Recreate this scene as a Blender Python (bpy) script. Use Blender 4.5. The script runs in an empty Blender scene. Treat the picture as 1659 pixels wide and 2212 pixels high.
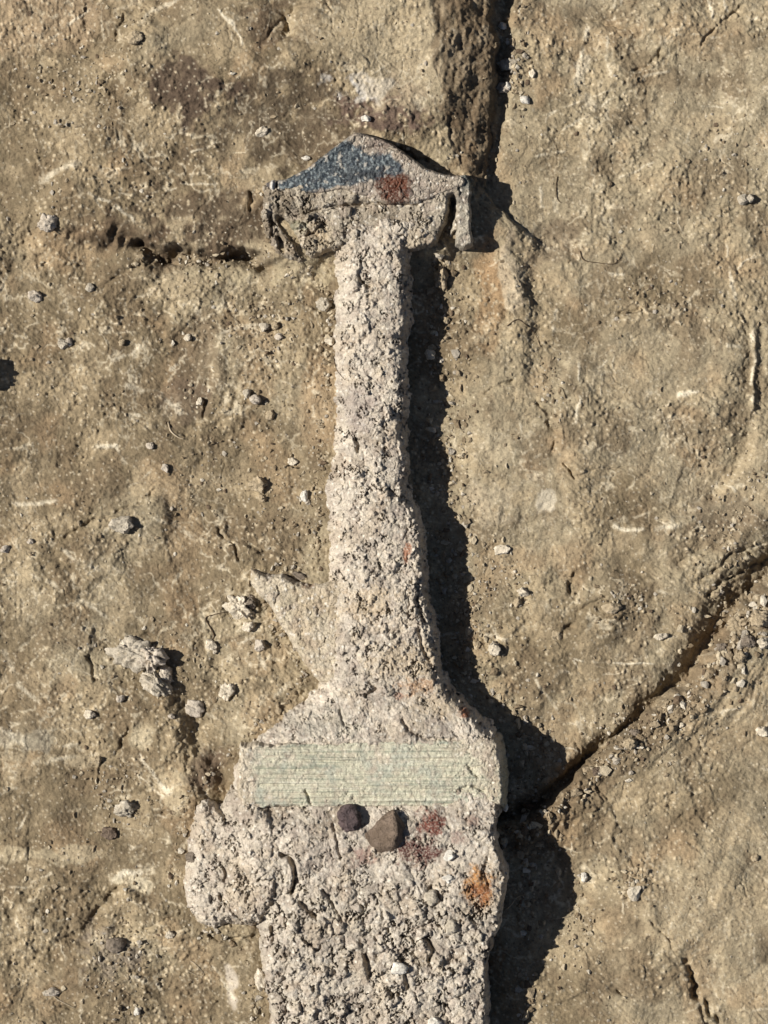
import bpy, math, random
import numpy as np
from mathutils import Vector
random.seed(5)
S = 0.00012                      # metres per drawing unit (the photo is 1659 x 2212 units)
W, H = 1659.0, 2212.0
MM = 0.001
scene = bpy.context.scene
col = scene.collection

# ------------------------------------------------------------------ camera, light, exposure
cam_d = bpy.data.cameras.new('camera'); cam = bpy.data.objects.new('camera', cam_d); col.objects.link(cam)
CH = 0.90
cam.location = (0, 0, CH + 0.004); cam.rotation_euler = (0, 0, 0)
cam_d.sensor_fit = 'VERTICAL'; cam_d.sensor_height = 24.0; cam_d.lens = 24.0 * CH / (H * S)
cam_d.clip_start = 0.01; cam_d.clip_end = 50
scene.camera = cam
SUN_EL = 44.0; SUN_AZ = 174.0    # azimuth of the sun, degrees counter-clockwise from +x
world = bpy.data.worlds.new("World"); scene.world = world; world.use_nodes = True
nt = world.node_tree; nt.nodes.clear()
sky = nt.nodes.new('ShaderNodeTexSky'); sky.sky_type = 'NISHITA'; sky.sun_disc = False
sky.sun_elevation = math.radians(SUN_EL); sky.air_density = 0.6; sky.dust_density = 1.0; sky.ozone_density = 0.2; sky.altitude = 600; sky.sun_rotation = math.radians(90 - SUN_AZ)
bg = nt.nodes.new('ShaderNodeBackground'); bg.inputs['Strength'].default_value = 0.05
wo = nt.nodes.new('ShaderNodeOutputWorld')
nt.links.new(sky.outputs[0], bg.inputs[0]); nt.links.new(bg.outputs[0], wo.inputs[0])
sd = bpy.data.lights.new('sun', 'SUN'); sd.energy = 5.0; sd.angle = math.radians(0.5); sd.color = (1, 0.97, 0.925)
sun = bpy.data.objects.new('sun', sd); col.objects.link(sun)
v = Vector((math.cos(math.radians(SUN_AZ)) * math.cos(math.radians(SUN_EL)), math.sin(math.radians(SUN_AZ)) * math.cos(math.radians(SUN_EL)), math.sin(math.radians(SUN_EL))))
sun.rotation_euler = v.to_track_quat('Z', 'Y').to_euler()
sun.location = v * 2
vs = scene.view_settings; vs.view_transform = 'Standard'; vs.look = 'None'; vs.exposure = 0.50; vs.gamma = 1.0; vs.use_curve_mapping = False

# ------------------------------------------------------------------ noise
F = np.float32
rng = np.random.RandomState(11)
PERM = rng.permutation(4096).astype(np.int32)
GA = (rng.rand(4096) * 2 * np.pi).astype(F); GX = np.cos(GA); GY = np.sin(GA)
R1 = rng.rand(4096).astype(F); R2 = rng.rand(4096).astype(F); R3 = rng.rand(4096).astype(F)
def hsh(i, j, s):
    return PERM[(PERM[(i + s * 131) & 4095] + j + s * 17) & 4095]
def perlin(x, y, scale, seed=0, sy=None):
    x = (x / scale).astype(F); y = (y / (sy or scale)).astype(F)
    xi = np.floor(x).astype(np.int32); yi = np.floor(y).astype(np.int32)
    xf = x - xi; yf = y - yi
    u = xf * xf * xf * (xf * (xf * 6 - 15) + 10); w = yf * yf * yf * (yf * (yf * 6 - 15) + 10)
    def g(a, b):
        h = hsh(xi + a, yi + b, seed); return GX[h] * (xf - a) + GY[h] * (yf - b)
    a = g(0, 0); b = g(1, 0); c = g(0, 1); d = g(1, 1)
    return (a + u * (b - a)) * (1 - w) + (c + u * (d - c)) * w
def fbm(x, y, scale, octs=4, seed=0, gain=0.5):
    r = 0; a = 1.0
    for o in range(octs):
        r = r + a * perlin(x, y, scale / 2 ** o, seed + o * 7); a *= gain
    return r * 1.4
def worley(x, y, scale, seed=0):
    x = (x / scale).astype(F); y = (y / scale).astype(F)
    xi = np.floor(x).astype(np.int32); yi = np.floor(y).astype(np.int32)
    f1 = np.full(x.shape, 9, F); f2 = np.full(x.shape, 9, F); cid = np.zeros(x.shape, np.int32)
    for a in (-1, 0, 1):
        for b in (-1, 0, 1):
            h = hsh(xi + a, yi + b, seed)
            d = np.sqrt((xi + a + R1[h] - x) ** 2 + (yi + b + R2[h] - y) ** 2)
            m = d < f1
            f2 = np.where(m, f1, np.minimum(f2, d)); cid = np.where(m, h, cid); f1 = np.where(m, d, f1)
    return f1, f2, R3[cid]
def ss(a, b, x):
    t = np.clip((x - a) / (b - a), 0, 1); return t * t * (3 - 2 * t)
def lerp(a, b, t): return a + (b - a) * t
def pdist(X, Y, pts):
    """distance to a polyline, side (+ = left hand when walking), running parameter 0..1"""
    best = np.full(X.shape, 1e9, F); side = np.zeros(X.shape, F); par = np.zeros(X.shape, F)
    n = len(pts) - 1
    for i in range(n):
        ax, ay = pts[i]; bx, by = pts[i + 1]; dx, dy = bx - ax, by - ay
        t = np.clip(((X - ax) * dx + (Y - ay) * dy) / (dx * dx + dy * dy + 1e-9), 0, 1)
        d = np.hypot(X - ax - t * dx, Y - ay - t * dy)
        m = d < best
        best = np.where(m, d, best); side = np.where(m, np.sign(dx * (Y - ay) - dy * (X - ax)), side)
        par = np.where(m, (i + t) / n, par)
    return best, -side, par
def psdf(X, Y, pts):
    """signed distance to a closed polygon, + inside"""
    d, _, _ = pdist(X, Y, list(pts) + [pts[0]])
    inside = np.zeros(X.shape, bool); n = len(pts)
    for i in range(n):
        ax, ay = pts[i]; bx, by = pts[(i + 1) % n]
        if ay == by: continue
        c = ((ay > Y) != (by > Y)) & (X < (bx - ax) * (Y - ay) / (by - ay) + ax)
        inside ^= c
    return np.where(inside, d, -d)
def C(r, g, b):
    f = lambda c: ((c / 255 + 0.055) / 1.055) ** 2.4 if c > 10 else c / 255 / 12.92
    a = np.array([f(r), f(g), f(b)], F) * 0.66; m = a.mean(); a = m + (a - m) * 0.85; a *= np.array([1.02, 1.0, .99]); return a.astype(F)
def mix(c, c2, m):
    m = np.clip(m, 0, 1)[..., None]; return c * (1 - m) + c2 * m

# ------------------------------------------------------------------ materials
def soil_mat(name, fine=1.0, bump=1.0, rough=0.95, spec=0.15, fs=4500.0, speck=0.28, use_attr=True, base=(0.3, 0.25, 0.18), sat=1.0):
    m = bpy.data.materials.new(name); m.use_nodes = True; n = m.node_tree; n.nodes.clear(); L = n.links.new
    out = n.nodes.new('ShaderNodeOutputMaterial'); p = n.nodes.new('ShaderNodeBsdfPrincipled'); L(p.outputs[0], out.inputs[0])
    p.inputs['Roughness'].default_value = rough; p.inputs['Specular IOR Level'].default_value = spec
    tc = n.nodes.new('ShaderNodeTexCoord')
    n1 = n.nodes.new('ShaderNodeTexNoise'); n1.inputs['Scale'].default_value = fs; n1.inputs['Detail'].default_value = 3; n1.inputs['Roughness'].default_value = 0.7
    n2 = n.nodes.new('ShaderNodeTexNoise'); n2.inputs['Scale'].default_value = fs * 0.22; n2.inputs['Detail'].default_value = 4
    L(tc.outputs['Object'], n1.inputs['Vector']); L(tc.outputs['Object'], n2.inputs['Vector'])
    mr = n.nodes.new('ShaderNodeMapRange'); mr.inputs['From Min'].default_value = 0.3; mr.inputs['From Max'].default_value = 0.7
    mr.inputs['To Min'].default_value = 1 - speck * fine; mr.inputs['To Max'].default_value = 1 + speck * fine
    L(n1.outputs['Fac'], mr.inputs['Value'])
    mr2 = n.nodes.new('ShaderNodeMapRange'); mr2.inputs['From Min'].default_value = 0.3; mr2.inputs['From Max'].default_value = 0.7
    mr2.inputs['To Min'].default_value = 0.86; mr2.inputs['To Max'].default_value = 1.14
    L(n2.outputs['Fac'], mr2.inputs['Value'])
    mu = n.nodes.new('ShaderNodeMath'); mu.operation = 'MULTIPLY'; L(mr.outputs[0], mu.inputs[0]); L(mr2.outputs[0], mu.inputs[1])
    vm = n.nodes.new('ShaderNodeVectorMath'); vm.operation = 'SCALE'
    if use_attr:
        at = n.nodes.new('ShaderNodeAttribute'); at.attribute_name = 'Col'; L(at.outputs['Color'], vm.inputs[0])
    else:
        n3 = n.nodes.new('ShaderNodeTexNoise'); n3.inputs['Scale'].default_value = 260; n3.inputs['Detail'].default_value = 5
        L(tc.outputs['Object'], n3.inputs['Vector'])
        rp = n.nodes.new('ShaderNodeValToRGB'); b = np.array(base)
        rp.color_ramp.elements[0].position = 0.35; rp.color_ramp.elements[1].position = 0.65
        rp.color_ramp.elements[0].color = (*(b * np.array([0.78, 0.76, 0.72])), 1); rp.color_ramp.elements[1].color = (*(b * 1.22), 1)
        L(n3.outputs['Fac'], rp.inputs[0]); L(rp.outputs[0], vm.inputs[0])
    L(mu.outputs[0], vm.inputs['Scale']); L(vm.outputs[0], p.inputs['Base Color'])
    bp = n.nodes.new('ShaderNodeBump'); bp.inputs['Strength'].default_value = 1.0; bp.inputs['Distance'].default_value = 0.00026 * bump
    L(n1.outputs['Fac'], bp.inputs['Height'])
    bp2 = n.nodes.new('ShaderNodeBump'); bp2.inputs['Strength'].default_value = 1.0; bp2.inputs['Distance'].default_value = 0.0007 * bump
    L(n2.outputs['Fac'], bp2.inputs['Height']); L(bp2.outputs[0], bp.inputs['Normal']); L(bp.outputs[0], p.inputs['Normal'])
    return m
M_ground = soil_mat('packed_soil', 1.0, 0.6, fs=3600)
M_crust = soil_mat('crusted_soil', 1.0, 1.0, fs=3800, speck=0.26)
M_guard = soil_mat('bronze_guard', 1.0, 0.7, fs=4200, speck=0.26)
M_pommel = soil_mat('pommel_patina', 1.0, 0.6, rough=0.6, spec=0.25, fs=3400, speck=0.3)
def stone_mat(name, rgb, bump=1.0, spec=0.15, rough=0.95):
    return soil_mat(name, 1.0, bump, fs=3000, use_attr=False, base=C(*rgb), spec=spec, rough=rough, speck=0.25)
SM = {
 'grey': stone_mat('grey_clod', (208, 196, 172)), 'pale': stone_mat('pale_stone', (236, 222, 194)),
 'tan': stone_mat('tan_clod', (200, 180, 144)), 'dark': stone_mat('dark_stone', (150, 136, 118)),
 'brown': stone_mat('grey_brown_stone', (140, 120, 100), 2.0, 0.2, 0.85), 'purple': stone_mat('purple_stone', (112, 92, 90), 2.2, 0.4, 0.6),
 'white': stone_mat('white_chip', (236, 230, 214), 0.5), 'lilac': stone_mat('lilac_grey_clod', (220, 206, 184)),
}
M_grit = soil_mat('grit', 1.0, 1.0, fs=3000, speck=0.2)
M_root = stone_mat('dry_root', (196, 178, 146), 0.3); M_rootd = stone_mat('dark_root', (84, 66, 48), 0.3)

# ------------------------------------------------------------------ mesh helpers
def tag(o, label=None, cat=None, group=None, kind=None):
    if label: o['label'] = label
    if cat: o['category'] = cat
    if group: o['group'] = group
    if kind: o['kind'] = kind
    return o
def link(name, me, mat, parent=None):
    o = bpy.data.objects.new(name, me); col.objects.link(o)
    if mat: me.materials.append(mat)
    if parent: o.parent = parent
    return o
def np_mesh(name, V, Q, cols=None, smooth=True):
    me = bpy.data.meshes.new(name); k = Q.shape[1]
    me.vertices.add(len(V)); me.vertices.foreach_set('co', V.astype(F).ravel())
    me.loops.add(Q.size); me.loops.foreach_set('vertex_index', Q.astype(np.int32).ravel())
    me.polygons.add(len(Q)); me.polygons.foreach_set('loop_start', np.arange(0, Q.size, k, dtype=np.int32))
    try: me.polygons.foreach_set('loop_total', np.full(len(Q), k, np.int32))
    except Exception: pass
    me.polygons.foreach_set('use_smooth', np.full(len(Q), smooth, bool))
    if cols is not None:
        a = me.attributes.new('Col', 'FLOAT_COLOR', 'POINT')
        c4 = np.ones((len(V), 4), F); c4[:, :3] = np.clip(cols, 0.004, 0.92); a.data.foreach_set('color', c4.ravel())
    me.update(); me.validate(); return me
def wx(x): return (x - W / 2) * S
def wy(y): return -(y - H / 2) * S

# ------------------------------------------------------------------ THE GROUND
def axis(a, b, step, far):
    core = np.arange(a, b + step, step); ext = []; d = step; p = 0
    while p < far: d *= 1.06; p += d; ext.append(p)
    ext = np.array(ext)
    return np.concatenate([a - ext[::-1], core, core[-1] + ext]).astype(F)
GX_ = axis(-120, 1780, 2.0, 7000); GY_ = axis(-120, 2340, 2.0, 7000)
X, Y = np.meshgrid(GX_, GY_)
def ip(v, xs, ys): return np.interp(v, xs, ys).astype(F)

wn = fbm(X, Y, 120, 4, 3) * 26
wn2 = fbm(X, Y, 40, 3, 9) * 10
Xw = X + wn * 0.5 + wn2 * 0.5; Yw = Y + fbm(X, Y, 110, 4, 5) * 14 + wn2 * 0.5

# plateau at the upper left
xt = ip(Y, [-800, 0, 150, 250, 330, 395, 450, 620], [925, 932, 938, 952, 985, 1020, 1010, 900])
xb = ip(Y, [-800, 0, 200, 280, 340, 395, 450, 620], [1085, 1082, 1078, 1070, 1058, 1048, 1080, 1300])
tface = np.clip((X + fbm(X, Y, 60, 4, 21) * 14 - xt) / np.maximum(xb - xt, 12), 0, 1)
zp = ip(Y, [-1500, 0, 120, 220, 330, 400, 530, 700], [13, 12.5, 11.5, 9.5, 7.2, 6.4, 6.6, 6.0])
dl, sl, _ = pdist(X, Y, [(560, -900), (420, -50), (250, 230), (90, 480), (-300, 900)])
left = ss(-150, 110, dl * sl * 1.0 + wn)                # 1 on the boulder, 0 to its left
yb = ip(X, [-200, 130, 280, 400, 560, 700, 1050], [420, 470, 512, 532, 540, 545, 500])
hard = ip(X, [100, 260, 300, 560, 640], [70, 40, 17, 17, 60])
below = ss(0, 1, (Yw + wn2 * 0.8 - yb) / hard)
plat = left * (1 - below)
zleft = 2.0 + 1.5 * ss(900, -200, Y)
z_right = 1.0 + 2.5 * ss(1100, 1700, X) * ss(900, 0, Y)
faceprof = .62 * tface ** 1.1 + .38 * ss(.86, .97, tface)
base = lerp(zleft, zp, plat)
base = lerp(base, z_right, ss(0, 1, tface) * 0.1 + faceprof * 0.9)
rightmask = ss(xb - 30, xb, X)
z = base
# trough at the foot of the face
z -= 2.2 * np.exp(-((X - xb - 8) / 16) ** 2) * ss(420, 250, Y)
# crevice below the plateau edge
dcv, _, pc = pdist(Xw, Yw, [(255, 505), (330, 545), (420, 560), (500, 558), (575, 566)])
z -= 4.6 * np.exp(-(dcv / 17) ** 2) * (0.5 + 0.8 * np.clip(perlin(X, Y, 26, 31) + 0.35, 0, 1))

# ground climbs to the sword along its left side
axl = ip(Y, [300, 600, 900, 1200, 1450, 1600, 1700, 1850, 2000, 2100, 2300], [600, 720, 715, 690, 680, 540, 480, 420, 470, 560, 570])
axr = axl + ip(Y, [300, 600, 1450, 1620, 2300], [330, 130, 220, 500, 430])
z += 3.4 * ss(axl - 230, axl + 30, X) * ss(axr + 20, axr - 60, X) * ss(450, 620, Y)
# low ground on the right of the blade
z -= 5.0 * np.exp(-(((X - 1180) / 170) ** 2 + ((Y - 1900) / 240) ** 2))
z -= 2.2 * np.exp(-((X - 960) / 75) ** 2) * ss(520, 620, Y) * ss(1500, 1350, Y)
# the diagonal break, lower right
A = [(1860, 1080), (1700, 1232), (1600, 1335), (1545, 1408), (1490, 1490), (1400, 1552), (1300, 1640), (1240, 1700), (1160, 1756), (1060, 1800)]
da, sa, pa = pdist(Xw, Yw, A)
sa_d = da * sa          # + = lower right side? fixed below
lowside = ss(-8, 16, -sa_d) if False else None
sgn = np.sign((X - 1240) + (Y - 1700))
sD = da * np.where(sgn >= 0, 1, -1)
sD = np.where((sa != 0), da * -sa, da)
reach = ss(1000, 1120, X)
z += reach * (4.6 * ss(14, -6, sD) * np.exp(-np.clip(-sD, 0, None) / 420))
z -= reach * 5.0 * np.exp(-((sD - 16) / (16 + 14 * ss(1330, 1480, X) + perlin(X, Y, 40, 92) * 8)) ** 2)
z -= reach * 3.2 * ss(1380, 1560, X) * np.exp(-((sD - 38) / 42) ** 2)
z += reach * 1.3 * ss(1250, 1500, X) * (perlin(sD + wn * .4, X, 26, 90, 160) + .6 * perlin(sD + wn2, X, 12, 91, 90)) * ss(20, -20, sD) * ss(-260, -40, sD)
z += reach * -1.2 * ss(0, 60, sD) * np.exp(-np.clip(sD, 0, None) / 500)
# mound with a steep right flank, lower left
B = [(318, 1450), (340, 1510), (372, 1580), (405, 1650), (425, 1720)]
db, sb, pb = pdist(Xw, Yw, B)
s_ = np.where(X + 0 * Y < ip(Y, [1450, 1720], [318, 425]), -db, db)
mk = ss(1440, 1520, Y) * ss(1860, 1700, Y)
z += mk * 5.0 * np.where(s_ < 0, np.exp(-(s_ / 130) ** 2), ss(66, -6, s_ + wn2 * .8))
z -= mk * .3 * np.exp(-((s_ - 60) / 20) ** 2)
# vertical raised rib on the right
dr, _, _ = pdist(Xw, Yw, [(1108, 500), (1112, 600), (1118, 700), (1128, 790)])
z += 1.8 * np.exp(-(dr / 34) ** 2)
dr, _, _ = pdist(Xw, Yw, [(1152, 560), (1150, 650), (1156, 760), (1150, 830)])
z -= 1.3 * np.exp(-(dr / 30) ** 2)
dr, _, _ = pdist(X + wn2 * .3, Y, [(1630, 700), (1632, 780), (1626, 880)])
z += 0.9 * np.exp(-(dr / 6) ** 2)
dr, _, _ = pdist(X + wn2 * .3, Y, [(1645, 700), (1648, 780), (1642, 880)])
z -= 0.45 * np.exp(-(dr / 6) ** 2)
# broad waves
for (cx, cy, sx, sy_, a) in [(1400, 900, 260, 170, 1.6), (1250, 1330, 150, 90, 0.8), (1500, 1900, 240, 200, 1.6), (200, 820, 240, 170, 1.1), (120, 1250, 200, 120, .8),
                             (100, 1900, 190, 120, 1.6), (330, 2140, 170, 90, 1.0), (230, 1990, 70, 70, -1.6), (1590, 1080, 80, 140, -1.3), (430, 780, 90, 110, -.8),
                             (420, 110, 80, 50, -1.2), (620, 60, 60, 50, -1.4), (650, 250, 120, 60, -1.2), (1380, 100, 40, 40, -.8), (460, 620, 160, 40, .7), (1180, 520, 70, 50, -1.0)]:
    z += 1.7 * a * np.exp(-((Xw - cx) / sx) ** 2 - ((Yw - cy) / sy_) ** 2)
for pts, h, wd in [([(1655, 860), (1612, 990), (1545, 1080), (1440, 1128), (1330, 1150)], 2.4, 34), ([(1225, 760), (1208, 860), (1204, 980), (1260, 1060)], 1.5, 26), ([(1500, 640), (1420, 660), (1345, 690), (1290, 740)], 1.2, 26),
                   ([(150, 330), (90, 480), (70, 560)], 1.6, 40), ([(455, 690), (468, 800), (440, 920)], 1.7, 28), ([(560, 1200), (500, 1160), (470, 1090)], 1.3, 24), ([(360, 1060), (250, 1105), (110, 1190)], 1.4, 22), ([(640, 20), (628, 80), (600, 120)], 2.2, 22),
                   ([(310, 20), (270, 90), (230, 150)], 1.6, 26), ([(270, 1900), (240, 1960), (190, 2040), (100, 2120)], 2.2, 34), ([(1660, 1080), (1560, 1180), (1450, 1240), (1250, 1240)], 1.6, 34), ([(1250, 1960), (1400, 2000), (1480, 2080)], 1.3, 30), ([(560, 2010), (500, 2100), (520, 2220)], 1.4, 26)]:
    dd, sv, pp = pdist(Xw, Yw, pts); sg = dd * sv
    z += h * ss(wd * .45, -wd * .45, -sg if pts[0][1] < pts[-1][1] or True else sg) * np.exp(-(dd / (wd * 3.2)) ** 2) * ss(0, .15, pp) * ss(1, .85, pp)
# named cracks
def groove(pts, w, d, wob=1.0):
    global z
    x0 = min(p[0] for p in pts) - 60; x1 = max(p[0] for p in pts) + 60; y0 = min(p[1] for p in pts) - 60; y1 = max(p[1] for p in pts) + 60
    i0, i1 = np.searchsorted(GX_, [x0, x1]); j0, j1 = np.searchsorted(GY_, [y0, y1])
    sl_ = (slice(j0, j1), slice(i0, i1))
    xx = X[sl_] + wn2[sl_] * wob; yy = Y[sl_] + perlin(X[sl_], Y[sl_], 22, 77) * 9 * wob
    dd, _, pp = pdist(xx, yy, pts)
    m = np.clip(0.75 + perlin(X[sl_], Y[sl_], 18, 78) * 1.3, 0, 1.3)
    z[sl_] -= d * m * np.exp(-(dd / w) ** 2) * ss(0, .12, pp) * ss(1, .88, pp)
groove([(1480, 2060), (1497, 2115), (1520, 2160), (1562, 2230)], 8, 2.8)
groove([(1500, 2135), (1525, 2200), (1540, 2240)], 6, 1.8)
groove([(1305, 2128), (1330, 2140), (1350, 2150)], 4, 1.4)
groove([(1400, 1985), (1440, 2030), (1480, 2070)], 4, 1.0)
groove([(1154, 853), (1185, 890), (1199, 935), (1196, 990)], 6, 1.2)
groove([(1218, 1000), (1232, 1022), (1246, 1040)], 3.5, 1.2)
groove([(1045, 855), (1070, 835), (1110, 822)], 4, .9)
groove([(1500, 105), (1540, 65), (1575, 35), (1610, 5)], 3, .9)
groove([(1360, 155), (1390, 140), (1420, 120), (1440, 95)], 4, 1.2)
groove([(1230, 30), (1290, 45), (1330, 55), (1400, 80)], 3, .7)
groove([(1244, 1235), (1234, 1270), (1240, 1300)], 5, 1.5)
groove([(1185, 1360), (1215, 1375), (1240, 1345), (1262, 1315), (1300, 1300)], 5, 1.4)
groove([(1300, 1325), (1290, 1300), (1320, 1290)], 4, 1)
groove([(1230, 1030), (1300, 1010), (1370, 1010)], 3, .5)
groove([(1330, 695), (1345, 675), (1380, 668), (1430, 668)], 4, .9)
groove([(1500, 1270), (1530, 1240), (1580, 1200), (1659, 1170)], 5, 1.2)
groove([(1520, 1300), (1560, 1260), (1620, 1230), (1680, 1200)], 5, 1.5)
groove([(1600, 1180), (1640, 1215), (1690, 1225)], 5, 1.4)
groove([(1240, 1600), (1262, 1650), (1275, 1680)], 3, .8)
groove([(1250, 1600), (1275, 1640), (1300, 1700), (1330, 1760), (1372, 1830)], 3, .6)
groove([(1480, 1500), (1470, 1570), (1500, 1620)], 3, .5)
groove([(185, 1412), (200, 1440), (215, 1475)], 5, 1.5)
groove([(250, 1640), (262, 1600), (290, 1560)], 4, 1.0)
groove([(215, 1640), (212, 1665), (216, 1690)], 3, 1)
groove([(140, 1170), (180, 1130), (240, 1110), (310, 1085)], 3.5, .9)
groove([(300, 1095), (330, 1060), (320, 1090)], 3.5, .9)
groove([(200, 640), (260, 590), (330, 560), (400, 570)], 4, 1)
groove([(310, 590), (340, 640), (360, 680)], 3, .7)
groove([(545, 410), (550, 440), (540, 460)], 4, 1.6)
groove([(560, 110), (600, 60), (640, 20)], 5, .8)
groove([(610, 30), (625, 60), (615, 90)], 6, 2)
groove([(270, 30), (265, 60), (250, 90)], 4, 1.2)
groove([(860, 320), (900, 345), (930, 350)], 4, 1.6)
groove([(200, 1980), (235, 1940), (260, 1920)], 6, 1.4)
groove([(60, 2080), (120, 2040), (180, 2010), (215, 1970)], 5, 1.0)
groove([(420, 2005), (480, 2030), (560, 2020)], 5, 1.4)
groove([(300, 2010), (360, 1985), (400, 1970)], 3, .8)
groove([(110, 2170), (150, 2185), (160, 2175)], 2.5, .8)
groove([(470, 1130), (480, 1160), (510, 1190), (520, 1215)], 4, 1.4)
groove([(360, 905), (375, 935), (400, 945)], 3, .9)
groove([(420, 925), (440, 900), (450, 860)], 4, .9)

# roughness of the surface, calm on the trowelled areas
calm = ss(-.25, .3, fbm(X, Y, 240, 3, 40) + .12 * ss(900, 1200, X))
rocky = 1 - calm
dbk = np.abs(sD) * 1.0
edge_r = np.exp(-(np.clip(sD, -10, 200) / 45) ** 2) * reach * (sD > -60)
rough = 0.55 + 0.9 * rocky + 1.3 * edge_r
farfade = ss(4000, 1200, np.hypot(X - 830, Y - 1106))
z += fbm(X + .5 * wn, Y + .5 * wn, 300, 2, 50) * 2.0 + fbm(X, Y, 100, 2, 51) * .85
ld = perlin(X + 2 * wn, Y - wn, 210, 57); z += farfade * .35 * (ss(-.03, .07, ld) + ss(.12, .2, perlin(X - wn, Y + 2 * wn, 170, 58)))
z += farfade * (perlin(X, Y, 42, 52) * 0.55 * rough + perlin(X, Y, 20, 53) * 0.34 * rough + perlin(X, Y, 9.5, 54) * 0.24 * rough + perlin(X, Y, 5, 55) * 0.22 * (.4 + rough * .6))
f1, f2, cr = worley(X + wn2, Y + wn2 * .4, 30, 60)
z += farfade * (rocky * .6 + edge_r * 2.2) * 0.8 * (0.5 - f1) * (cr > .3)
f1b, f2b, crb = worley(X, Y, 11, 61)
z += farfade * np.clip(.5 - f1b, 0, 1) * 0.9 * (crb > .72) * (0.25 + rocky)
# dragged fine lines of the trowel, in two directions
lines = perlin(X * .78 + Y * .62, Y * .78 - X * .62, 90, 62, 5) * ss(.0, .35, fbm(X, Y, 200, 2, 63))
z += lines * .22 * farfade
# crusty small shrink cracks
wc1, wc2, wcr = worley(X + wn * .8, Y + wn2 * 1.6, 70, 64)
ck = ss(.05, 0, wc2 - wc1) * ss(.05, .3, fbm(X, Y, 130, 2, 65))
z -= ck * .3 * farfade
# striations down the shaded face
fm = (tface > 0.02) * (tface < 1) * ss(430, 380, Y)
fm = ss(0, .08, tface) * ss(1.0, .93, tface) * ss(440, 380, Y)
z += fm * (perlin(X + Y * .15, Y, 30, 70, 170) * 1.3 + perlin(X + Y * .1, Y, 9, 71, 70) * .35 + fbm(X, Y, 40, 4, 72) * .8)

# ---- colour of the soil, plus slope shade painted above the crevice
c = np.empty(X.shape + (3,), F); c[:] = C(170, 154, 120)
n_big = fbm(X, Y, 380, 4, 100); n_mid = fbm(X, Y, 110, 4, 101); n_sm = fbm(X, Y, 36, 4, 102); n_w = fbm(X, Y, 160, 4, 103)
c = mix(c, C(138, 120, 88), .9 * ss(.25, -.35, n_big + .55 * (X - 900) / 900))
c = mix(c, C(184, 163, 124), .6 * ss(.05, .5, n_mid))
c = mix(c, C(132, 112, 82), .6 * ss(.1, .55, -n_mid + .2 * rocky))
c = mix(c, C(180, 150, 108), .4 * ss(.22, .6, n_w))
def blob(cx, cy, rx, ry, colr, a, n=.5):
    global c
    d = ((Xw - cx) / rx) ** 2 + ((Yw - cy) / ry) ** 2
    c = mix(c, C(*colr), a * ss(1.2, .3, d + n_sm * n + n_mid * n))
blob(60, 40, 150, 90, (186, 160, 122), .6); blob(700, 880, 60, 110, (184, 154, 112), .6); blob(1060, 640, 40, 120, (184, 146, 98), .5)
blob(640, 260, 290, 110, (106, 90, 68), .8, 1.0); blob(450, 480, 190, 80, (104, 86, 64), .85, .9); blob(280, 500, 130, 40, (104, 84, 62), .6, .8); blob(830, 240, 110, 60, (122, 98, 84), .7, 1.0)  # blobs by the plateau's lower edge paint in the shade of its slope
blob(410, 220, 90, 70, (98, 80, 64), .75, 1.2); blob(600, 60, 90, 50, (120, 98, 74), .6, 1.2)
blob(770, 190, 60, 34, (222, 214, 198), .95, 1.1); blob(870, 130, 130, 110, (206, 186, 146), .6, 1.1); blob(760, 60, 150, 60, (196, 176, 136), .5, 1.0)
blob(1270, 160, 30, 60, (216, 202, 170), .6, 1.2); blob(1105, 600, 22, 110, (206, 186, 150), .8, 1.0); blob(430, 780, 60, 90, (124, 104, 78), .5)
blob(400, 870, 60, 60, (120, 100, 80), .5); blob(560, 590, 140, 26, (206, 188, 146), .6, 1.6); blob(310, 1590, 30, 36, (214, 196, 156), .8, .6)
blob(370, 1690, 50, 50, (206, 188, 148), .6, 1); blob(280, 1900, 50, 26, (222, 206, 168), .9, 1.0); blob(40, 1600, 110, 24, (196, 186, 158), .5, 1.2); blob(120, 1640, 150, 14, (210, 190, 150), .5, 1.2)
blob(90, 1845, 160, 18, (206, 188, 148), .6, 1.3); blob(500, 2130, 14, 46, (214, 200, 176), .8, .6); blob(440, 1660, 40, 50, (96, 76, 62), .6)
blob(1180, 1090, 26, 20, (218, 204, 174), .8, 1.0); blob(1050, 970, 50, 60, (206, 188, 150), .5, 1.3); blob(1060, 1080, 60, 40, (210, 192, 156), .5, 1.4); blob(30, 1500, 120, 90, (126, 106, 76), .4)
blob(1560, 1090, 90, 60, (140, 120, 92), .5, 1); blob(1540, 1560, 150, 80, (190, 168, 128), .4); blob(250, 2050, 60, 60, (150, 136, 116), .7, 1.2); blob(1180, 520, 80, 50, (138, 120, 94), .5, 1)
blob(1500, 1960, 180, 110, (190, 168, 128), .4); blob(1330, 2060, 130, 90, (144, 124, 92), .5, 1)
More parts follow.
